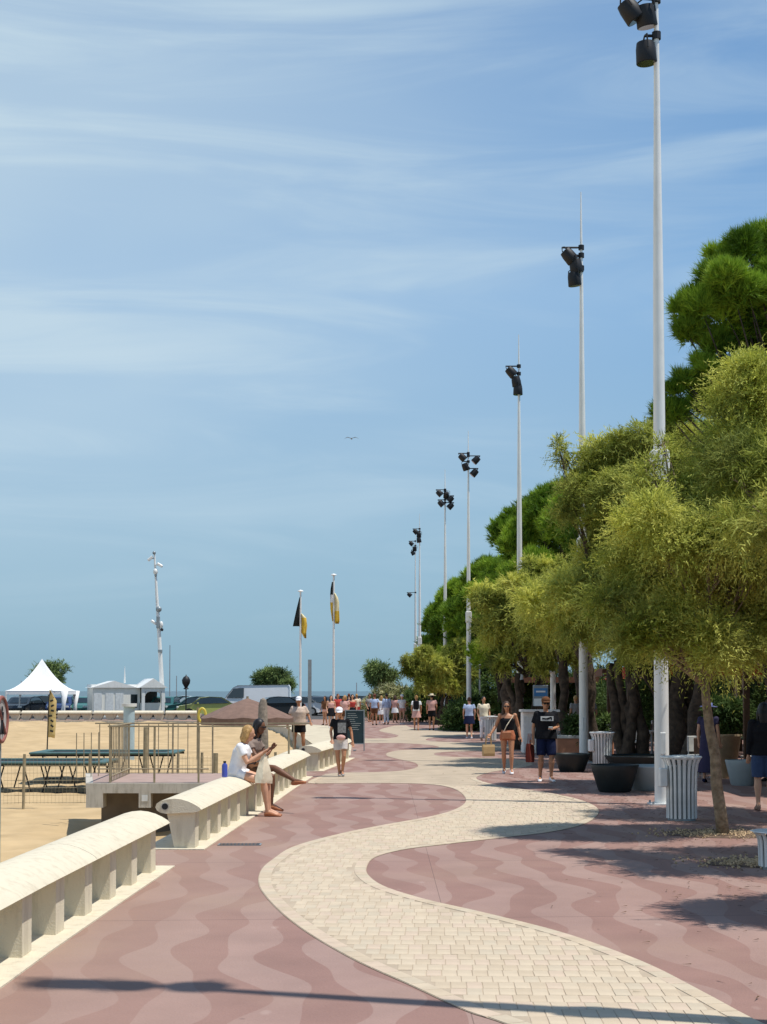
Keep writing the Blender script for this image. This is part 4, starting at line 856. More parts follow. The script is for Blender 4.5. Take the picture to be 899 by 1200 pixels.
# ================================================================== STREET FURNITURE
def litter_bin(loc, label, rz=0, h=.93, box=True, m=None):
    m = m or M_whited; t = thing('litter_bin', loc, label, 'litter bin', rz, 'slatted white litter bins'); ns = 20
    core = MB(); core.lathe([(0, .04), (.185, .04), (.20, h*.83), (0, h*.83)], 24); core.build('liner', M_steel, t, smooth='auto')
    me = None
    for k in range(ns):
        a = 2*math.pi*k/ns; ca_, sa_ = math.cos(a), math.sin(a)
        if me is None:
            mb = MB(); prof = [(.205, .03), (.207, h*.5), (.214, h*.75), (.228, h*.86), (.262, h*.95)]; wd = .042; vs = []
            for (r, z) in prof: vs += [(r, -wd/2*(r/.205), z), (r, wd/2*(r/.205), z), (r+.012, wd/2*(r/.205)*.8, z), (r+.012, -wd/2*(r/.205)*.8, z)]
            fs = [(j*4+i, j*4+(i+1) % 4, (j+1)*4+(i+1) % 4, (j+1)*4+i) for j in range(4) for i in range(4)]+[(0, 1, 2, 3), (16, 17, 18, 19)]; mb.add(vs, fs)
            o = mb.build('slat', m, t); me = o.data
        else: o = link('slat', me, t)
        o.rotation_euler = (0, 0, a)
    rim = MB(); rim.lathe([(.10, h*.985), (.12, h*1.0), (.20, h*.985), (.262, h*.965), (.285, h*.985), (.290, h*.965), (.265, h*.94), (.19, h*.955), (.10, h*.965), (.10, h*.985)], 40, wob=lambda a, z: 1+(.045*math.cos(a*ns/2) if z < h*1.0 else 0)); rim.build('rim', m, t, smooth='auto')
    bs = MB(); bs.lathe([(0, 0), (.20, 0), (.20, .035), (0, .035)], 24); bs.build('base', M_steel, t)
    if box:
        b = MB(); b.box((-.275, -.05, h*.66), (.11, .16, .27), bev=.015); b.build('ashtray_box', m, t)
    return t
litter_bin(G(799, 961), 'foremost white slatted litter bin with flared rim, beside the nearest mast')
litter_bin(G(706, 905), 'second white slatted litter bin with flared rim, behind the black bowl', .1)
litter_bin(G(575, 868), 'small grey-white litter bin in the shade left of the third mast', .3, box=False)
litter_bin(G(914, 1018), 'white slatted litter bin at the right edge, only its left side in view', .3, h=.40, box=False)
M_bowlb = mat('black_glazed_planter', (.010, .018, .020), .5, .2, 4, stain=.3); M_bowlw = mat('pale_planter', (.33, .38, .39), .6, .08, 4); M_soil = mat('soil', (.05, .035, .02), .95, .3, 20)
def bowl(px, py, w_px, label, m, h, n=9000):
    p = G(px, py); sc = p.y/F; R = w_px*sc/2; p.y += R*.6; t = thing('bowl_planter', p, label, 'planter', 0, 'large bowl planters under the trees')
    mb = MB(); mb.lathe([(0, 0), (R*.62, 0), (R*.68, .03), (R*.93, h*.78), (R, h*.97), (R*.99, h), (R*.94, h), (R*.88, h*.9), (0, h*.88)], 36); mb.build('bowl', m, t, smooth='auto')
    mb = MB(); mb.lathe([(0, h*.90), (R*.90, h*.90)], 24); mb.build('soil', M_soil, t); return t
bowl(723, 929, 57, 'black bowl planter in front of the second litter bin', M_bowlb, .50)
bowl(672, 905, 44, 'black bowl planter just right of the man in black', M_bowlb, .42)
bowl(766, 927, 66, 'pale grey bowl planter partly behind the foremost light mast', M_bowlw, .46)
bowl(757, 907, 90, 'low black bowl planter at the foot of the dark tree trunks', M_bowlb, .40)
bowl(873, 921, 40, 'round whitish planter behind the slim tree trunk, near the right edge', M_bowlw, .50)
# tall tapering pot behind the slim trunk
p = G(852, 912); t = thing('tall_planter', p, 'tall tapering sandstone planter behind the slim tree trunk', 'planter'); mb = MB(); mb.lathe([(0, 0), (.16, 0), (.17, .03), (.30, .86), (.34, .90), (.34, .94), (.29, .94), (.28, .85), (0, .85)], 28); mb.build('pot', mat('sandstone', (.42, .32, .20), .85, .15, 6, .4), t, smooth='auto')
tamarisk_foliage('foliage', rb(44, (0, 0, 1.3), (.3, .3, .2), 7, .2, .3), 9000, t, M_hedge, .16, .03, 8, .25, 44)
# tree pits with pale pebbles
M_peb = mat('pebbles', (.52, .37, .22), .9, .45, 25, .5, 60)
def pit(c, R, seed):
    rr = random.Random(seed); mb = MB(); g = MB(); vs = [(c.x+R*math.cos(a)*(1+rr.uniform(-.22, .1)), c.y+R*.8*math.sin(a), .006) for a in np.linspace(0, 2*math.pi, 28)[:-1]]
    mb.add(vs, [tuple(range(len(vs)))]); structure(mb.build('tree_pit_soil', M_soil if False else mat('pit_gravel', (.17, .11, .075), .95, .3, 30, .6, 80)))
    for k in range(750):
        a = rr.uniform(0, 6.283); q = R*min(1.5, abs(rr.gauss(0, .62))); s = rr.uniform(.008, .024)
        g.box((c.x+q*math.cos(a), c.y+q*.8*math.sin(a), .006+s*.3), (s*1.4, s, s*.8), Matrix.Rotation(rr.uniform(0, 3), 3, (rr.random(), rr.random(), 1)))
    o = g.build('pebbles', M_peb); tag(o, 'pale tan pebbles filling the round pit %s' % ('at the foot of the slim tamarisk' if seed == 1 else 'at the right edge behind the cut-off bin'), 'pebbles', kind='stuff')
pit(G(848, 977), .80, 1); pit(G(890, 1011), .62, 2)
# fallen needles and leaf litter beside the trunks
rr = random.Random(17); g = MB()
for k in range(2600):
    Y = rr.uniform(9, 40); X = rr.gauss(4.3, 1.0)-(.4 if Y > 25 else 0)
    if X < .6: continue
    a = rr.uniform(0, 3.14); s = rr.uniform(.02, .05); c_, s_ = math.cos(a)*s, math.sin(a)*s
    g.add([(X-c_, Y-s_, .014), (X+c_, Y+s_, .014), (X+c_-s_*.25, Y+s_+c_*.25, .018)], [(0, 1, 2)])
tag(g.build('leaf_litter', mat('dry_leaf', (.10, .055, .025), .9, .4, 5)), 'dry brown leaf litter scattered on the shaded pavement', 'leaf litter', kind='stuff')
# blackboard
p = G(417, 880); p.z = 0; t = thing('chalkboard_sign', p, 'dark blue-green chalkboard on a metal frame standing on the promenade', 'sign', r_(-6))
mb = MB(); mb.box((-.03, 0, .74), (.56, .03, 1.0)); mb.build('board', mat('chalkboard', (.018, .045, .055), .6, .2, 5), t)
mb = MB(); [mb.box((q*.29-.03, .0, .64), (.03, .05, 1.28)) for q in (-1, 1)]; mb.box((-.03, 0, 1.255), (.55, .05, .03)); mb.box((-.03, 0, .225), (.55, .05, .03)); mb.box((-.03, .0, .02), (.05, .4, .03)); mb.build('frame', M_steel, t)
mb = MB(); rr = random.Random(3)
for k in range(9): wd = rr.uniform(.2, .42); mb.box((-.28+wd/2+rr.uniform(0, .05), -.0165, 1.16-k*.062), (wd, .001, .012))
mb.build('chalk_lines', mat('chalk', (.45, .48, .46), .9, .5, 60), t)
# low green fence in front of the bush
a = G(527, 855); b = G(552, 857); t = thing('low_fence', a, 'low pale green two-rail fence in front of the leafy bush', 'fence'); d = b-a; M_grn = mat('pale_green_paint', (.28, .36, .22), .6)
for k in range(5): mb = MB(); q = d*(k/4); mb.tube([q, q+Vector((0, 0, .62))], .045, 8); mb.build('post', M_grn, t)
for z in (.25, .5): mb = MB(); mb.tube([Vector((0, 0, z)), d+Vector((0, 0, z))], .03, 8); mb.build('rail', M_grn, t)
# white kiosk cabinet under the trees
p = G(628, 880); p.y = 46; p.x = A(632, 880, 46).x; t = thing('kiosk_cabinet', p, 'white cabinet with blue poster panel behind the woman and the man', 'kiosk')
mb = MB(); mb.box((0, 0, .62), (1.05, .6, 1.24), bev=.03); mb.build('cabinet', M_white, t); mb = MB(); mb.box((0, -.06, 1.27), (1.15, .8, .06)); mb.build('counter', M_white, t)
for q in (-.26, .26): mb = MB(); mb.box((q, -.303, .60), (.44, .02, 1.0), bev=.008); mb.build('door_panel', M_whited, t)
mb = MB(); mb.box((.05, .0, 1.72), (.46, .05, .62), bev=.01); mb.build('poster_frame', M_steel, t)
mb = MB(); mb.box((.05, -.028, 1.82), (.40, .006, .24)); mb.build('poster', mat('poster_blue', (.06, .20, .42), .5), t); mb = MB(); mb.box((.05, -.028, 1.52), (.40, .006, .22)); mb.box((.05, -.033, 1.84), (.28, .004, .05)); mb.build('poster', M_white, t)
# round prohibition sign at the left edge
pS = Vector((A(-1, 900, 15.0).x, 15.0, -1.05)); t = thing('round_sign', pS, 'round red-ringed sign on a grey post at the left edge, seen nearly edge-on', 'sign', 0)
zc = A(7, 843, 15).z-pS.z; mb = MB(); mb.tube([(-.02, 0, 0), (-.02, 0, zc+.02)], .04, 12); mb.build('post', M_steel, t, smooth='auto')
R = Matrix.Rotation(r_(90), 3, 'Z'); c = Vector((.01, -.05, zc)); nrm = R @ Vector((0, -1, 0))
mb = MB(); mb.tube([c, c+nrm*.02], .235, 32); mb.build('disc', mat('shaded_sign', (.42, .39, .36), .6, .2, 8), t, smooth='auto')  # grey-beige disc colour holds the shade on the sign face
mb = MB(); ring = [c+nrm*.022+R @ Vector((.215*math.cos(a), 0, .215*math.sin(a))) for a in np.linspace(0, 2*math.pi, 37)]; mb.tube(ring, [.020]*37, 6, cap=False); mb.build('red_ring', mat('faded_shaded_red', (.26, .09, .07), .6), t, smooth=True)  # red of ring and bar muted by painted shade as well as fading
mb = MB(); mb.tube([c+nrm*.024+R @ Vector((-.15, 0, .15)), c+nrm*.024+R @ Vector((.15, 0, -.15))], .014, 6); mb.build('red_bar', mat('faded_shaded_red', (.26, .09, .07), .6), t)
mb = MB(); mb.ell(c+nrm*.022+R @ Vector((.02, 0, .10)), (.03, .006, .03), rot=R); mb.tube([c+nrm*.022+R @ Vector((.02, 0, .07)), c+nrm*.022+R @ Vector((0, 0, -.04)), c+nrm*.022+R @ Vector((.05, 0, -.14))], .018, 6); mb.tube([c+nrm*.022+R @ Vector((0, 0, -.04)), c+nrm*.022+R @ Vector((-.05, 0, -.14))], .016, 6); mb.build('figure_symbol', M_black, t)

# ================================================================== DECK WITH RAILING (left)
DX0 = A(101, 917, 31.0).x; DY = 31.0
t = thing('beach_deck', (DX0, DY, 0), 'raised concrete deck with pinkish floor beside the benches', 'platform'); wdk = (foot_x(33)-.62)-DX0
mb = MB(); mb.add([(0, 0, -.2), (wdk, 0, -.2), (wdk, 3.8, -.2), (-.75, 3.8, -.2), (0, 0, 0), (wdk, 0, 0), (wdk, 3.8, 0), (-.75, 3.8, 0)], [(0, 1, 2, 3), (4, 5, 6, 7), (0, 1, 5, 4), (1, 2, 6, 5), (2, 3, 7, 6), (3, 0, 4, 7)]); mb.build('floor_slab', M_concg, t)
mb = MB(); mb.add([(.12, .12, .004), (wdk-.05, .12, .004), (wdk-.05, 3.7, .004), (-.58, 3.7, .004)], [(0, 1, 2, 3)]); mb.build('floor_finish', mat('pinkish_deck', (.38, .27, .23), .85, .12, 3), t)
mb = MB(); mb.box((.17, .2, -.345), (.34, .40, .29)); mb.build('corner_block', M_concg, t)
mb = MB(); mb.box((1.18, .14, -.345), (.24, .28, .29)); mb.build('bearing_block', M_concg, t)
mb = MB(); mb.box((1.18, -.004, -.30), (.12, .008, .12)); mb.build('number_plate', M_whited, t)
mb = MB(); mb.box((wdk/2+.1, 1.0, -.85), (wdk-.1, .25, 1.3)); mb.build('back_wall', mat('slab_shadow_concrete', (.16, .13, .10), .9, .2, 3), t)  # dark colour carries the shadow under the slab
# railing as its own thing
t = thing('deck_railing', (DX0, DY, .01), 'weathered metal railing with thin balusters round the deck', 'railing')
xs_ = [A(px, 900, DY).x-DX0 for px in (128, 180, 232, 285, 338)]
def rpost(x, y, h=1.12, w_=.045, nm='post'): q = MB(); q.box((x, y, h/2), (w_*.5, w_, h)); q.build(nm, M_rail, t)
for x in xs_: rpost(x, .12, 1.12, .07)
for x in xs_[1:]: rpost(x-.1, 3.55, 1.10, .06)
q = MB(); q.box(((xs_[0]+xs_[-1])/2, .12, 1.13), (xs_[-1]-xs_[0]+.1, .07, .03)); q.build('top_rail', M_rail, t)
q = MB(); q.box(((xs_[0]+xs_[-1])/2-.35, 3.55, 1.12), (xs_[-1]-xs_[0]+1.2, .06, .03)); q.build('top_rail', M_rail, t)
x0, x1 = xs_[0], A(110, 880, DY+3).x-DX0-.05
q = MB(); q.tube([(x0, .12, 1.13), (x0-.15, 3.55, 1.12)], .025, 6); q.build('top_rail', M_rail, t); q = MB(); q.tube([(x0, .12, .12), (x0-.15, 3.55, .12)], .018, 6); q.build('bottom_rail', M_rail, t)
q = MB(); q.tube([(x0-.90, 3.55, .10), (x0+1.6, 3.55, .10)], .018, 6); q.build('bottom_rail', M_rail, t)
for k in range(1, 14): rpost(x0-.15*k/14, .12+3.43*k/14, 1.12, .03, 'baluster')
for k in range(0, 11): rpost(x0-.85+k*.22, 3.55, 1.10, .03, 'baluster')
for k in range(0, 4): rpost(x0-1.02+k*.12, 1.8+.2*k, .95, .03, 'baluster')
# wooden posts and wire mesh fence round the trampolines
t = thing('mesh_fence', (0, 37, -1.05), 'thin wire fence on brown wooden posts around the trampolines', 'fence')
for k, px in enumerate((28, 105, 170, 252, 208, 236, 322, 380)):
    x = A(px, 880, 38+k*.2).x; q = MB(); hgt = 1.35 if px != 170 else 2.0; q.tube([(x, 1+k*.2, 0), (x+.02, 1+k*.2, hgt)], .035 if px not in (252, 170) else .06, 8); q.build('post', M_rail, t)
q = MB()
for z in np.linspace(.15, 1.25, 7): q.tube([(A(5, 880, 38).x, 1, z), (A(250, 880, 39).x, 1.8, z-.03)], .006, 4)
for k in range(60): x = A(5, 880, 38).x+k*.088; q.tube([(x, 1+.013*k, .12), (x, 1+.013*k, 1.27)], .003, 3)
o = q.build('wire_mesh', M_rail, t)
# grey pointed post and a stubby timber beyond
x = A(308, 860, 31.6); t = thing('wooden_post', (x.x, 31.6, 0), 'thick weathered grey post with pointed top beside the seated couple', 'post'); q = MB(); zt = A(308, 818, 31.6).z; q.tube([(0, 0, -.05), (.0, 0, zt*.5), (.0, 0, zt-.15), (.01, 0, zt-.03), (.01, 0, zt)], [.135, .115, .09, .06, .01], 10); q.build('timber', mat('weathered_timber', (.24, .20, .16), .9, .3, 12, .6, 20), t, smooth='auto')
# parasol
c = A(290, 845, 44); t = thing('beach_parasol', (c.x, 44, -1.0), 'wide brown cloth parasol behind the seated couple', 'parasol'); R_ = 54*44/F; ze = c.z+1.0; zt = A(290, 818, 44).z+1.0
M_par = mat('brown_canvas', (.20, .125, .095), .9, .15, 6, .3, 30)
for k in range(8):
    q = MB(); a0, a1 = 2*math.pi*k/8, 2*math.pi*(k+1)/8; vs = [(0, 0, zt)]
    for rr_ in (.5, 1.0):
        for s_ in range(5): a = a0+(a1-a0)*s_/4; vs.append((R_*rr_*math.cos(a), R_*rr_*math.sin(a), zt+(ze+.12-zt)*rr_**1.15-.04*math.sin(math.pi*s_/4)*rr_))
    fs = [(0, 1+i, 2+i) for i in range(4)]+[(1+i, 6+i, 7+i, 2+i) for i in range(4)]
    vs += [(v[0], v[1], ze-.10) for v in vs[6:11]]; fs += [(6+i, 11+i, 12+i, 7+i) for i in range(4)]; q.add(vs, fs); q.build('canopy_panel', M_par, t, smooth=False)
q = MB(); q.tube([(0, 0, 0), (0, 0, zt+.05)], .035, 10); q.build('pole', M_rail, t)
for k in range(8): q = MB(); a = 2*math.pi*k/8; q.tube([(0, 0, zt-.06), (R_*.97*math.cos(a), R_*.97*math.sin(a), ze+.06)], .012, 5); q.build('rib', M_rail, t)
# yellow ring, pale blue post, feather banner
p = A(151, 890, 60); t = thing('pale_blue_post', (p.x, 60, sand_z(0, 60)), 'thick pale blue round post with flat cap standing on the sand', 'post'); q = MB(); hb = A(151, 828, 60).z-sand_z(0, 60); q.tube([(0, 0, -.1), (0, 0, hb)], .22, 20); q.build('column', mat('pale_blue_paint', (.36, .48, .54), .5, .12, 3), t, smooth='auto'); q = MB(); q.tube([(0, 0, hb), (0, 0, hb+.12)], .30, 20); q.build('cap', M_whited, t, smooth='auto')
Yb = 62; zb = sand_z(0, Yb); p = A(55, 890, Yb); t = thing('feather_banner', (p.x, Yb, zb), 'narrow yellow feather banner with black marks on a dark pole', 'flag'); ztop = A(60, 808, Yb).z-zb; zbm = A(55, 864, Yb).z-zb
q = MB(); q.tube([(0, 0, 0), (.02, 0, zbm), (.06, 0, ztop-.3), (.16, 0, ztop), (.3, 0, ztop-.12)], [.03, .025, .02, .015, .01], 6); q.build('pole', M_black, t)
q = MB(); n = 14; vs = []
for k in range(n+1):
    z = zbm+(ztop-zbm)*k/n; x0_ = .03+.05*k/n; wd = .30*min(1, (n-k)*.3+.15)*(1 if k > 0 else .9); y_ = .03*math.sin(k*1.1); vs += [(x0_, 0, z), (x0_+wd*.5, y_, z), (x0_+wd, -y_, z-.04)]
q.add(vs, [(k*3+i, k*3+i+1, k*3+i+4, k*3+i+3) for k in range(n) for i in range(2)])
ob = q.build('sail', mat('yellow_banner', (.60, .46, .20), .8, .1, 4), t, smooth=True); md = ob.modifiers.new('thick', 'SOLIDIFY'); md.thickness = .006
q = MB(); rr = random.Random(5)
for k in range(7): q.box((.18+rr.uniform(-.04, .04), -.045, zbm+.25+k*(ztop-zbm-.5)/7), (.13, .012, .07), Matrix.Rotation(rr.uniform(-.7, .7), 3, 'Y'))
q.build('black_marks', M_black, t)
p = A(237, 838, 60); t = thing('yellow_ring', (p.x, 60, p.z-.0), 'yellow lifebuoy ring hanging left of the brown parasol', 'lifebuoy'); q = MB(); rg = [Vector((.14*math.cos(a), 0, .26*math.sin(a))) for a in np.linspace(0, 2*math.pi, 25)]; q.tube(rg, .05, 8, cap=False); q.build('ring', mat('yellow_plastic', (.62, .50, .08), .5), t, smooth=True); q = MB(); q.tube([(-.17, .07, -p.z-.8), (-.17, .07, .3)], .05, 8); q.build('post', M_rail, t)
# trampolines: low steel frames with blue-green pads on the sand
M_pad = mat('blue_green_pad', (.06, .13, .13), .6, .15, 6); M_mesh = mat('black_jump_mat', (.02, .022, .025), .7)
def trampoline(xa, xb, y, dpt, label, zt=.86):
    t = thing('trampoline', ((xa+xb)/2, y, sand_z(0, y)), label, 'trampoline', 0, 'low trampolines on the beach'); W_ = xb-xa
    for (c, d) in (((0, -dpt/2, zt), (W_, .34, .07)), ((0, dpt/2, zt), (W_, .34, .07)), ((-W_/2+.17, 0, zt), (.34, dpt-.34, .07)), ((W_/2-.17, 0, zt), (.34, dpt-.34, .07))):
        q = MB(); q.box(c, d, bev=.02); q.build('edge_pad', M_pad, t)
    q = MB(); q.box((0, 0, zt-.02), (W_-.68, dpt-.34, .01)); q.build('jump_mat', M_mesh, t)
    q = MB(); q.box((0, -dpt/2+.04, zt-.07), (W_, .06, .06)); q.box((0, dpt/2-.04, zt-.07), (W_, .06, .06)); q.build('frame', M_black, t)
    n = max(2, round(W_/1.45))
    for k in range(n):
        xm = -W_/2+W_*(k+.5)/n
        for yy in (-dpt/2+.05, dpt/2-.05):
            for sg in (-1, 1): q = MB(); q.tube([(xm+sg*.38, yy, zt-.08), (xm+sg*.16, yy, 0)], .022, 6); q.build('leg', M_black, t)
            q = MB(); q.box((xm, yy, .015), (W_/n, .05, .03)); q.build('foot_bar', M_black, t)
trampoline(A(4, 890, 44).x-1.0, A(108, 890, 44).x+.4, 45.0, 2.2, 'front trampoline with blue-green padded edge at the left')
trampoline(A(36, 890, 48.5).x, A(206, 890, 48.5).x, 49.5, 2.2, 'rear trampoline stretching behind the deck railing', .92)

# ================================================================== FAR SIDE: benches row, car park, tent, kiosk, masts
t = thing('white_bench_row', (A(130, 835, 99).x, 99.3, 0), 'long row of white curved benches at the far edge of the beach', 'bench'); W0 = A(20, 835, 99).x-t.location.x-9; W1 = A(236, 835, 99).x-t.location.x; n = 9
for k in range(n):
    a = W0+(W1-W0)*k/n; b = W0+(W1-W0)*(k+1)/n-.15; q = MB(); q.prism([(-.3, .40), (.3, .42), (.28, .50), (0, .60), (-.25, .56)], a, b, lambda u, z, s: Vector((s, -u, z))); q.build('seat_slab', M_conc, t)
    for e in (.12, .5, .88): q = MB(); xm = a+(b-a)*e; q.add([(xm-.42, -.1, .40), (xm+.42, -.1, .40), (xm+.2, -.1, 0), (xm-.2, -.1, 0), (xm-.42, .2, .40), (xm+.42, .2, .40), (xm+.2, .2, 0), (xm-.2, .2, 0)], [(0, 1, 2, 3), (4, 5, 6, 7), (0, 1, 5, 4), (1, 2, 6, 5), (2, 3, 7, 6), (3, 0, 4, 7)]); q.build('pedestal', M_conc, t)
t = tag(MB().box((-20, 98.6, -.25), (60, .5, .46)).build('low_wall', mat('dark_seawall', (.13, .11, .09), .9, .2, 2)), 'low dark sea wall below the far white benches', 'wall')
def car(loc, rz, col, label, kind='car'):
    t = thing('parked_car' if kind == 'car' else 'parked_van', loc, label, 'car' if kind == 'car' else 'van', rz, 'vehicles in the far car park')
    m = mat('car_paint_%02d%02d%02d' % tuple(int(c*99) for c in col), col, .25, .03, 2, spec=.6)
    if kind == 'car':
        L_, W_ = 4.2, 1.75; prof = [(-2.1, .35), (-2.12, .62), (-1.95, .82), (-1.15, .95), (-.55, 1.38), (.1, 1.47), (.95, 1.43), (1.65, 1.02), (2.0, .95), (2.12, .65), (2.08, .33), (1.75, .25), (-1.8, .25)]; gl = [(-1.02, .96), (-.52, 1.33), (.1, 1.42), (.92, 1.38), (1.50, 1.02)]
    else:
        L_, W_ = 5.9, 2.0; prof = [(-2.95, .4), (-2.97, .95), (-2.8, 1.15), (-2.2, 1.30), (-1.55, 2.15), (-1.2, 2.32), (2.85, 2.36), (2.97, 2.2), (2.97, .45), (2.8, .32), (-2.7, .32)]; gl = [(-2.08, 1.32), (-1.52, 2.05), (-1.15, 2.1), (-.7, 2.1), (-.7, 1.32)]
    q = MB(); n = len(prof); vs = []
    for s, ins in ((-1, .10), (-1, 0), (1, 0), (1, .10)):
        for (x, z) in prof:
            tum = max(0, z-.95)*.22; vs.append((x*(1-ins*.15), s*(W_/2-tum-(.06 if ins else 0)), z-(.03 if ins and z > 1 else 0)))
    fs = [(j*n+i, j*n+(i+1) % n, (j+1)*n+(i+1) % n, (j+1)*n+i) for j in range(3) for i in range(n)]+[tuple(range(n-1, -1, -1)), tuple(range(3*n, 4*n))]
    q.add(vs, fs); q.build('body', m, t, smooth='auto')
    for s in (-1, 1):
        q = MB(); gv = []
        for o_ in (.012, -.02): gv += [(x, s*(W_/2-max(0, z-.95)*.22-.045+o_+ .04), z) for x, z in gl]
        g = len(gl); q.add(gv, [tuple(range(g)), tuple(range(g, 2*g))]+[(i, (i+1) % g, (i+1) % g+g, i+g) for i in range(g)]); q.build('side_window', M_glass, t)
    a, b = (prof[3], prof[4]); q = MB(); hw = W_/2-.22; nx_ = Vector((-(b[1]-a[1]), 0, b[0]-a[0])).normalized()*.015
    for (a, b, sg) in ((prof[3], prof[4], 1),)+(((prof[7], prof[6], -1),) if kind == 'car' else ()):
        nx_ = Vector((-(b[1]-a[1]), 0, (b[0]-a[0]))).normalized()*.02*sg
        A0 = Vector((a[0], 0, a[1])).lerp(Vector((b[0], 0, b[1])), .1)+nx_; B0 = Vector((a[0], 0, a[1])).lerp(Vector((b[0], 0, b[1])), .92)+nx_
        q = MB(); q.add([A0+Vector((0, -hw, 0)), A0+Vector((0, hw, 0)), B0+Vector((0, hw-.1, 0)), B0+Vector((0, -hw+.1, 0))], [(0, 1, 2, 3)]); q.build('windscreen', M_glass, t)
    for x in (-L_*.31, L_*.31):
        for s in (-1, 1):
            q = MB(); q.tube([(x, s*(W_/2-.18), .33), (x, s*(W_/2+.01), .33)], .33, 18); wq = q.build('wheel', M_rubber, t, smooth='auto'); q = MB(); q.tube([(x, s*(W_/2+.012), .33), (x, s*(W_/2+.02), .33)], .20, 12); q.build('rim', M_chrome, wq)
    for s in (-1, 1):
        q = MB(); q.box((-L_/2+.03, s*(W_/2-.28), .72), (.10, .32, .14), bev=.02); q.build('headlight', M_whited, t); q = MB(); q.box((L_/2-.02, s*(W_/2-.2), .78), (.08, .18, .2), bev=.02); q.build('tail_light', red, t)
        q = MB(); q.box((-L_*.17, s*(W_/2+.09), 1.0), (.12, .18, .12), bev=.02); q.build('wing_mirror', m, t)
    return t
dg_, db_, bk_, wh_, tl_, gr_ = (.02, .10, .09), (.02, .04, .12), (.02, .025, .03), (.72, .73, .74), (.05, .16, .15), (.22, .24, .25)
for px, Y, rz, c, lab, k in ((28, 112, 80, bk_, 'black parked car under the left side of the pagoda tent', 'car'), (72, 113, 95, db_, 'dark blue parked car seen below the tent valance', 'car'), (98, 114, 88, tl_, 'dark teal parked car between the tent and the white kiosk', 'car'),
        (194, 113, 84, dg_, 'dark green parked car right beside the white kiosk', 'car'), (208, 116, 30, tl_, 'teal parked car left of the black lantern', 'car'), (226, 112, 20, dg_, 'green parked car just right of the black lantern', 'car'), (243, 108, 10, (.45, .46, .12), 'yellow-green parked car left of the parasol', 'car'),
        (297, 124, 0, wh_, 'long white van parked behind the brown parasol', 'van'), (345, 116, 5, wh_, 'white car parked right of the white van', 'car'), (322, 112, 15, bk_, 'black car parked in front of the white car', 'car'), (378, 118, 80, bk_, 'dark car parked between the two flagpoles', 'car'), (395, 126, 10, db_, 'navy car parked behind the group of people', 'car'), (420, 128, 0, gr_, 'grey car parked at the right end of the car park', 'car'), (210, 128, 0, wh_, 'pale car in the second row behind the teal car', 'car'), (367, 130, 0, tl_, 'dark green car behind the grey post', 'car'), (50, 128, 0, gr_, 'grey car in the second row behind the tent', 'car'), (440, 118, 60, bk_, 'black car parked beside the pale flowering bush', 'car')):
    x = A(px, 830, Y).x; car((x, Y, .004), r_(rz), c, lab, k)
# pagoda tent
Yt = 108; c = A(49, 812, Yt); t = thing('pagoda_tent', (c.x, Yt, 0), 'white pagoda tent with a tall pointed peak', 'tent'); hw = 34.5*Yt/F; ze = A(0, 812, Yt).z+.15; zp = A(0, 772, Yt).z; M_tent = mat('white_pvc', (.84, .84, .84), .5, .03, 2)
for k in range(4):
    q = MB(); Rk = Matrix.Rotation(k*math.pi/2, 3, 'Z'); vs = []
    for j in range(9):
        f = 1-j/8; w_ = hw*(f**1.0); z = ze+(zp-ze)*((1-f)**1.9*.85+(1-f)*.15)
        for i in range(7): u = -1+2*i/6; sag = .10*(1-u*u)*f*(1-f)*2; vs.append(Rk @ Vector((u*w_, -w_, z-sag)))
    fs = [(j*7+i, j*7+i+1, (j+1)*7+i+1, (j+1)*7+i) for j in range(8) for i in range(6)]; q.add(vs, fs); q.build('roof_panel', M_tent, t, smooth=True)
    q = MB(); q.box(Rk @ Vector((0, -hw+.02, ze-.13)), (2*hw, .02, .26) if k % 2 == 0 else (.02, 2*hw, .26)); q.build('valance', M_tent, t)
    q = MB(); q.tube([Rk @ Vector((hw-.05, -hw+.05, 0)), Rk @ Vector((hw-.05, -hw+.05, ze))], .06, 8); q.build('leg', M_white, t)
    if k in (0, 1): q = MB(); q.tube([Rk @ Vector((hw-.05, -hw+.05, ze)), Rk @ Vector((hw-.12, -hw+.1, ze*.45)), Rk @ Vector((hw-.2, -hw+.12, .1))], [.26, .12, .2], 8); q.build('gathered_curtain', M_tent, t, smooth=True)
# white kiosk pavilion
Yk = 110; c = A(150, 835, Yk); t = thing('white_kiosk', (c.x, Yk, 0), 'small white wooden kiosk with two gabled roofs and an open arched counter', 'kiosk', r_(20)); W_ = 84*Yk/F; zt = A(0, 806, Yk).z; zr = A(0, 797, Yk).z; M_kw = mat('kiosk_white', (.86, .83, .74), .6, .05, 3)
def kb(c, d, nm, m=M_kw, **k): q = MB(); q.box(c, d, **k); return q.build(nm, m, t)
kb((-W_*.16, 1.2, zt/2), (W_*.66, 2.4, zt), 'wall'); kb((0, 1.6, zt+.12), (W_*.98, 2.0, .24), 'flat_roof', M_white)
for px in (-.42, -.26, -.12): kb((px*W_, -.015, zt*.52), (W_*.115, .03, zt*.62), 'wall_panel', M_whited, bev=.01)
kb((W_*.085, -.015, zt*.55), (W_*.09, .02, zt*.45), 'window', M_glass)
for q_ in (-.10, .27): kb((W_*(q_+.0)+W_*.085-.0 if q_ > 0 else W_*.0+.0, 0, .01), (.02, .02, .02), 'plinth_block') if False else None
def gable(x0, x1, y0, z0, z1, nm, dep=2.7):
    q = MB(); xm = (x0+x1)/2; q.add([(x0, y0, z0), (x1, y0, z0), (xm, y0, z1), (x0, y0+dep, z0), (x1, y0+dep, z0), (xm, y0+dep, z1)], [(0, 1, 2), (3, 4, 5), (0, 2, 5, 3), (1, 2, 5, 4), (0, 1, 4, 3)]); return q.build(nm, M_white, t)
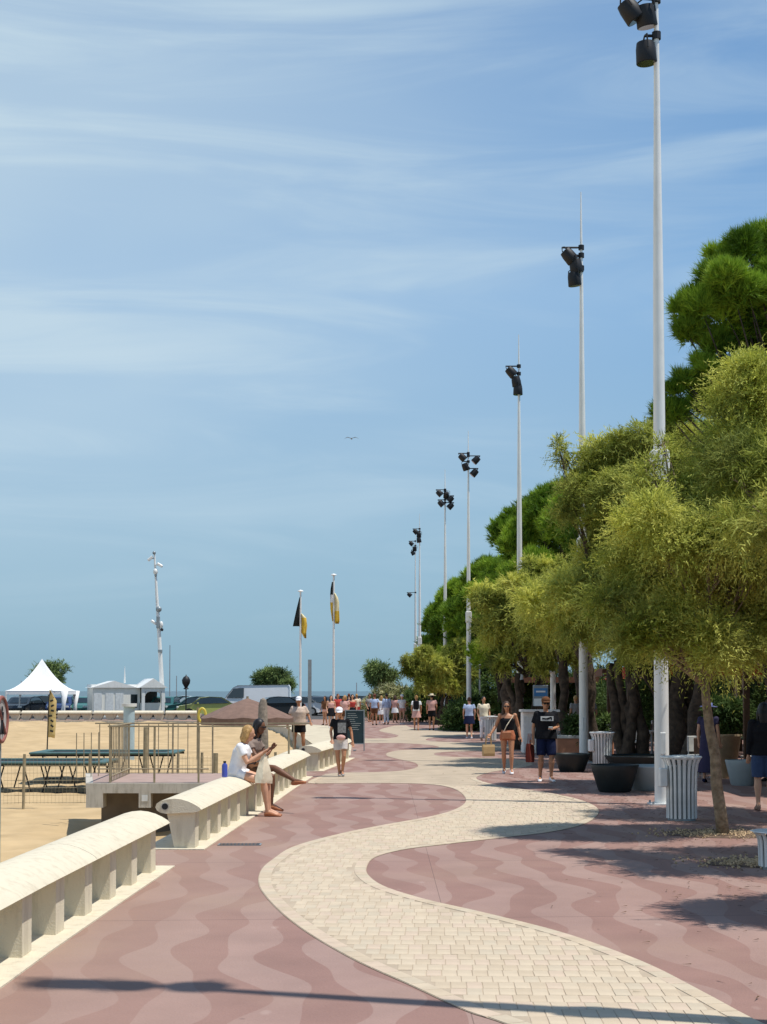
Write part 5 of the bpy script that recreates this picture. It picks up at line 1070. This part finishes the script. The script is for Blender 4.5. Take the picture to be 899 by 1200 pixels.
gable(-W_/2-.1, W_*.13, -.12, zt+.003, zr-.05, 'roof'); gable(W_*.13, W_/2+.15, -.75, zt+.003, zr+.12, 'roof', 3.2)
for x in (W_*.19, W_*.47): kb((x, -.55, zt/2), (.22, .22, zt), 'pillar', M_white)
kb((W_*.33, .8, zt*.30), (W_*.36, 1.6, zt*.6-.5), 'counter'); kb((W_*.33, 2.3, zt/2), (W_*.34, .1, zt), 'back_wall', mat('kiosk_interior', (.08, .07, .06), .8))
q = MB(); pts = [(W_*.33+W_*.125*math.cos(a), -.58, zt*.72+.42*math.sin(a)) for a in np.linspace(0, math.pi, 9)]; q.tube(pts, .07, 6); q.build('arch', M_white, t)
kb((W_*.33, -.55, zt-.14), (W_*.30, .2, .26), 'lintel', M_white); q = MB(); q.tube([(-.1, .8, zr-.2), (-.1, .8, zr+1.0)], [.07, .015], 8); q.build('finial', M_white, t)
# leaning CCTV mast
Yc = 112; b = A(192, 832, Yc); b.z = 0; t = thing('camera_mast', b, 'tall thin white mast leaning left, carrying cameras and loudspeakers', 'mast'); top = A(181, 648, Yc)-b
q = MB(); q.tube([(0, 0, 0), top*.62, top], [.19, .13, .06], 10); q.build('pole', M_white, t, smooth='auto')
def on(f, dx=0): return top*f+Vector((dx, -.1, 0))
for (f, dx, r, nm, m) in ((1.0, 0, (.13, .13, .13), 'dome_camera', M_steel), (.885, .02, (.17, .17, .24), 'dome_camera', M_white), (.865, .02, (.10, .10, .14), 'dome_camera', M_steel), (.655, .10, (.22, .16, .22), 'loudspeaker', M_steel), (.56, .22, (.14, .14, .26), 'dome_camera', M_white), (.53, .25, (.11, .11, .12), 'dome_camera', M_black)):
    q = MB(); q.ell(on(f, dx), r); q.build(nm, m, t, smooth=True)
for (f, dx, tl) in ((.965, -.30, .7), (.925, .36, -.55), (.575, -.32, -.6)):
    q = MB(); q.box(on(f, dx), (.46, .2, .2), Matrix.Rotation(-tl, 3, 'Y'), bev=.04); q.build('camera', M_white, t); q = MB(); q.tube([on(f), on(f, dx)], .03, 6); q.build('bracket', M_steel, t)
q = MB(); q.box(on(.575, .0), (.24, .3, .9), bev=.03); q.build('control_box', M_steel, t); q = MB(); q.box(on(.40, .03), (.30, .3, .22), bev=.03); q.build('junction_box', M_steel, t)
# lantern, dark column, flagpoles, boat masts
x = A(218, 830, 104).x; t = thing('lantern_post', (x, 104, 0), 'black street lantern rising above the parked cars', 'street lamp'); zt = A(0, 790, 104).z
q = MB(); q.tube([(0, 0, 0), (0, 0, .5), (0, 0, zt-1.0)], [.09, .05, .04], 10); q.build('pole', M_black, t); q = MB(); q.lathe([(0, zt-1.05), (.2, zt-1.0), (.10, zt-.9), (.26, zt-.62), (.29, zt-.4), (.18, zt-.2), (.05, zt-.12), (0, zt)], 14); q.build('lantern', M_black, t, smooth='auto')
x = A(363, 820, 92).x; t = thing('dark_column', (x, 92, 0), 'plain dark grey column between the two flagpoles', 'post'); zt = A(0, 773, 92).z; q = MB(); q.tube([(0, 0, 0), (0, 0, zt)], .11, 12); q.build('shaft', M_steel, t, smooth='auto'); q = MB(); q.box((0, 0, .015), (.4, .4, .03)); q.build('foot', M_steel, t)
def flagpole(px, ytop, Y, label, flags):
    x = A(px, 820, Y).x; zt = A(0, ytop, Y).z; t = thing('flagpole', (x, Y, 0), label, 'flagpole'); q = MB(); q.tube([(0, 0, 0), (0, 0, zt)], [.085, .06], 10); q.build('pole', M_white, t, smooth='auto'); q = MB(); q.lathe([(0, zt), (.2, zt+.05), (.16, zt+.12), (0, zt+.17)], 12); q.build('cap', M_white, t)
    for (pts, m, nm, lab, cat) in flags:
        f = thing('flag', (x, Y-.02, 0), lab, 'flag', 0, 'flags on the two white poles'); q = MB(); n = len(pts); vs = []
        for k, (pl, pr_, py) in enumerate(pts):
            a = A(pl, py, Y); b2 = A(pr_, py, Y)
            for i in range(6): u = i/5; vs.append((a.x-x+(b2.x-a.x)*u, .10*math.sin(u*7+k*.6)*(1 if i else 0), a.z))
        q.add(vs, [(k*6+i, k*6+i+1, (k+1)*6+i+1, (k+1)*6+i) for k in range(n-1) for i in range(5)]); ob = q.build('cloth', m[0], f, smooth=True); md = ob.modifiers.new('thick', 'SOLIDIFY'); md.thickness = .01
        if len(m) > 1:
            ob.data.materials.append(m[1])
            for p_ in ob.data.polygons:
                if (p_.index//5)/(n-1) < .22: p_.material_index = 1
        if len(m) > 2:
            ob.data.materials.append(m[2])
            for p_ in ob.data.polygons:
                if .22 <= (p_.index//5)/(n-1) < .5: p_.material_index = 2
Mf_k = mat('flag_black', (.015, .02, .018), .8); Mf_y = mat('flag_yellow', (.62, .40, .04), .8, .2, 6); Mf_c = mat('flag_cream', (.72, .62, .36), .8); Mf_w = mat('flag_white', (.78, .78, .76), .8)
flagpole(352, 694, 100, 'shorter white flagpole with black and yellow flags, left of the other', [([(351, 352, 700), (348, 352, 712), (345.5, 352, 723), (343.2, 352, 734)], (Mf_k,), '', 'black triangular flag hanging on the shorter flagpole', ''), ([(352, 354, 719), (352, 359, 724), (352, 360, 733), (353, 359, 741), (357, 359, 748)], (Mf_y, Mf_c), '', 'yellow and cream flag on the right of the shorter flagpole', '')])
flagpole(391, 675, 100, 'taller white flagpole with striped flags, right of the other', [([(389, 390.5, 682), (387.5, 391, 690), (387, 391, 697), (387, 391, 706), (387.5, 391, 714), (389.5, 391, 728)], (Mf_y, Mf_k, Mf_w), '', 'black, white and yellow striped flag on the left of the taller flagpole', ''), ([(391, 393, 695), (391, 396, 700), (392, 397.5, 706), (392, 397.5, 716), (392, 398, 728), (393, 397, 731)], (Mf_y, Mf_c, Mf_c), '', 'yellow and cream flag on the right of the taller flagpole', '')])
for px, yt, lab in ((199, 756, 'thin boat mast left of the black lantern'), (418, 800, 'tiny boat mast above the group of people'), (25, 798, 'thin boat mast left of the pagoda tent'), (207, 792, 'short boat mast just left of the black lantern')):
    Y = 190; x = A(px, 800, Y).x; t = thing('sailing_boat', (x, Y, -.9), 'moored white sailing boat, '+lab, 'boat', 0, 'moored boats beyond the car park'); zt = A(0, yt, Y).z+.9
    q = MB(); hull = [(-3, 0, .9), (-2.8, .8, .9), (0, 1.1, .85), (2.5, .7, .95), (3.4, 0, 1.1), (2.5, -.7, .95), (0, -1.1, .85), (-2.8, -.8, .9)]; q.add(hull+[(v[0]*.8, v[1]*.5, 0) for v in hull], [tuple(range(8)), tuple(range(8, 16))]+[(i, (i+1) % 8, (i+1) % 8+8, i+8) for i in range(8)]); q.build('hull', M_white, t)
    q = MB(); q.tube([(0, 0, .8), (0, 0, zt)], [.07, .05], 6); q.build('mast', M_steel, t); q = MB(); q.box((-.5, 0, 1.15), (2.0, 1.1, .5), bev=.1); q.build('cabin', M_white, t)
# seagull high in the sky
p = A(412, 514, 90); t = thing('seagull', p, 'tiny seagull flying in the middle of the sky', 'bird'); q = MB(); q.ell((0, 0, 0), (.05, .18, .05)); q.build('body', M_steel, t, smooth=True)
for s in (-1, 1): q = MB(); q.add([(0, -.05, .02), (0, .07, .02), (s*.22, .05, .08), (s*.22, -.06, .09), (s*.42, .06, .02)], [(0, 1, 2, 3), (3, 2, 4)]); o = q.build('wing', M_steel, t); md = o.modifiers.new('s', 'SOLIDIFY'); md.thickness = .01

# ================================================================== RESTAURANT TERRACES under the trees (right)
M_awr = mat('red_awning', (.40, .03, .02), .8, .1, 5); M_awb = mat('brown_awning', (.16, .07, .04), .8, .2, 5); M_plast = mat('beige_plaster', (.34, .27, .20), .9, .15, 1.2, .3, 20); M_wood = mat('dark_wood', (.10, .055, .03), .7, .3, 8)
for i, (y, h, nb, aw, lab) in enumerate(((20, 6.5, 4, M_awb, 'beige restaurant building behind the foremost tamarisk'), (38, 7.5, 4, M_awr, 'beige restaurant building with red awnings behind the masts'), (56, 6.8, 4, M_awb, 'third beige restaurant building along the promenade'), (74, 7.2, 4, M_awb, 'fourth beige building half hidden by pines'), (92, 6.5, 5, M_awr, 'fifth beige building near the end of the pines'))):
    t = thing('restaurant_building', (17, y, 0), lab, 'building'); dy = 17
    q = MB(); q.box((3, dy/2, h/2), (6, dy-.6, h)); q.build('wall', M_plast, t)
    q = MB(); q.box((2.9, dy/2, h+.15), (6.6, dy-.3, .3)); q.build('roof', M_concg, t)
    for k in range(nb):
        yy = dy*(k+.5)/nb
        f = MB(); f.box((-.02, yy, 1.25), (.12, dy/nb*.7, 2.3)); fo = f.build('shop_window', M_wood, t); g = MB(); g.box((-.09, yy, 1.3), (.02, dy/nb*.6, 2.0)); g.build('pane', M_glass, fo)
        f = MB(); f.box((-.02, yy, 4.6), (.12, 1.3, 1.6)); fo = f.build('window', M_white, t); g = MB(); g.box((-.09, yy, 4.6), (.02, 1.1, 1.4)); g.build('pane', M_glass, fo)
        a_ = MB(); a_.add([(-.1, yy-dy/nb*.45, 3.3), (-.1, yy+dy/nb*.45, 3.3), (-2.4, yy+dy/nb*.45, 2.6), (-2.4, yy-dy/nb*.45, 2.6), (-2.4, yy-dy/nb*.45, 2.35), (-2.4, yy+dy/nb*.45, 2.35)], [(0, 1, 2, 3), (3, 2, 5, 4)]); o = a_.build('awning', aw, t); md = o.modifiers.new('s', 'SOLIDIFY'); md.thickness = .02
def pergola(x, y, w_, d, h, label, m, slats=True):
    t = thing('terrace_canopy', (x, y, 0), label, 'canopy')
    for a in (-1, 1):
        for b in (-1, 1): q = MB(); q.box((a*w_/2, b*d/2, h/2), (.12, .12, h)); q.build('post', M_wood, t)
    q = MB(); q.box((0, 0, h+.04), (w_+.5, d+.5, .08)); q.build('roof', m, t)
    q = MB(); q.box((-w_/2-.25, 0, h-.1), (.03, d+.5, .22)); q.box((0, -d/2-.25, h-.1), (w_+.44, .03, .22)); q.build('valance', m, t)
pergola(9.8, 29.5, 4.5, 5, 2.55, 'brown terrace canopy near the right edge', M_awb); pergola(9.3, 45, 3.4, 5, 2.5, 'red terrace canopy between the trunks and the foremost mast', M_awr); pergola(10.2, 60, 4, 8, 2.6, 'brown terrace canopy behind the third mast', M_awb); pergola(8.9, 84, 4, 9, 2.5, 'dark terrace canopy left of the third mast', M_awb)
M_plas = mat('terrace_white_plastic', (.55, .55, .52), .5)
def cafe_table(x, y, label, seed):
    t = thing('cafe_table', (x, y, 0), label, 'table', 0, 'cafe tables on the shaded terrace'); q = MB(); q.tube([(0, 0, .72), (0, 0, .75)], .38, 20); q.build('tabletop', M_plas, t, smooth='auto'); q = MB(); q.tube([(0, 0, 0), (0, 0, .72)], .035, 8); q.build('pedestal', M_steel, t); q = MB(); q.tube([(0, 0, 0), (0, 0, .03)], .22, 14); q.build('base', M_steel, t)
def cafe_chair(x, y, rz, label, m):
    t = thing('cafe_chair', (x, y, 0), label, 'chair', rz, 'cafe chairs on the shaded terrace'); q = MB(); q.box((0, 0, .45), (.42, .42, .04), bev=.01); q.build('seat', m, t); q = MB(); q.box((0, .2, .70), (.40, .03, .34), bev=.01); q.build('backrest', m, t)
    for a in (-1, 1):
        for b in (-1, 1): q = MB(); q.tube([(a*.18, b*.18, 0), (a*.18, b*.19, .43 if b < 0 else .86)], .014, 6); q.build('leg', M_steel, t)
chm = [(M_plas, 'white'), (M_wood, 'dark'), (mat('yellow_plastic', (.62, .50, .08), .5), 'yellow')]
tb_ = [(7.4, 27.5), (8.9, 30.5), (7.2, 33), (8.8, 37), (7.5, 43), (8.9, 46), (8.2, 52), (8.6, 60), (8.0, 66), (7.6, 78)]
where = ['nearest the right edge', 'under the brown canopy', 'behind the floral dress', 'beyond the brown canopy', 'right of the old trunks', 'under the red canopy', 'beyond the red canopy', 'behind the third mast', 'in the deep shade of the pines', 'farthest along the terrace']
for i, (x, y) in enumerate(tb_):
    cafe_table(x, y, 'round pale cafe table %s' % where[i], i)
    for k in range(3): a = i+k*2.1; m, nm = chm[(i+k) % 3 if (i+k) % 5 == 0 else (i+k) % 2]; dxx, dyy = math.cos(a), math.sin(a); side_ = ('right' if dxx > 0 else 'left') if abs(dxx) > .8 else (('far' if dyy > 0 else 'near')+('-right' if dxx > 0 else '-left')); cafe_chair(x+.68*dxx, y+.68*dyy, a-math.pi/2, '%s chair on %s side of the cafe table %s' % (nm, side_, where[i]), m)
# low white ledge and terracotta box between man and bin
p = G(683, 884); t = thing('planter_box', (A(685, 880, 41).x, 41, 0), 'terracotta planter box with white top edge behind the second mast', 'planter'); q = MB(); q.box((0, 0, .30), (1.5, .5, .60), bev=.02); q.build('box', mat('terracotta', (.42, .20, .12), .85, .15, 5), t); q = MB(); q.box((0, 0, .64), (1.56, .56, .08), bev=.01); q.build('rim', M_plas, t)
tamarisk_foliage('foliage', rb(2, (0, 0, .95), (.7, .2, .15), 9, .15, .28), 9000, t, M_hedge, .14, .03, 8, .2, 77)
# clipped hedges behind the terraces
def hedge(x, y0, y1, h, label, seed):
    t = thing('hedge', (x, (y0+y1)/2, 0), label, 'hedge'); n = int((y1-y0)/1.0); bl = [(0, y0+(k+.5)-(y0+y1)/2, h*.5, .65, .8, h*.55) for k in range(n)]
    q = MB()
    for k in range(n): q.tube([(0, bl[k][1], 0), (.05, bl[k][1], h*.7)], [.04, .02], 6)
    q.build('stems', M_barkd, t); tamarisk_foliage('foliage', bl, 42000, t, M_hedge, .22, .05, 6, .22, seed, .05)
hedge(11.8, 24, 48, 2.3, 'tall dark hedge behind the near terrace tables', 5); hedge(11.3, 52, 84, 2.3, 'tall dark hedge behind the far terrace tables', 6); hedge(5.6, 96, 125, 2.6, 'dark hedge closing the end of the promenade', 7)
TC = [(7.9, 31.5, 180, 'diner in white sitting area standing under the brown canopy'), (8.2, 44.3, 90, 'waiter in pink standing beside the red canopy'), (7.0, 56, 200, 'guest in grey standing behind the third mast')]
for i, (x, y, rz, lab) in enumerate(TC): person(['person in white shirt standing under the brown canopy', 'person in pink shirt standing beside the red canopy', 'person in grey shirt standing in the shade behind the third mast'][i], (x, y, 0), r_(rz), 1.7, M_tan, {}, ('tee', (wht, pnk, gry)[i]), ('shorts', navy), ('shoe', blk), ('short', hc[i]), vox=.022)
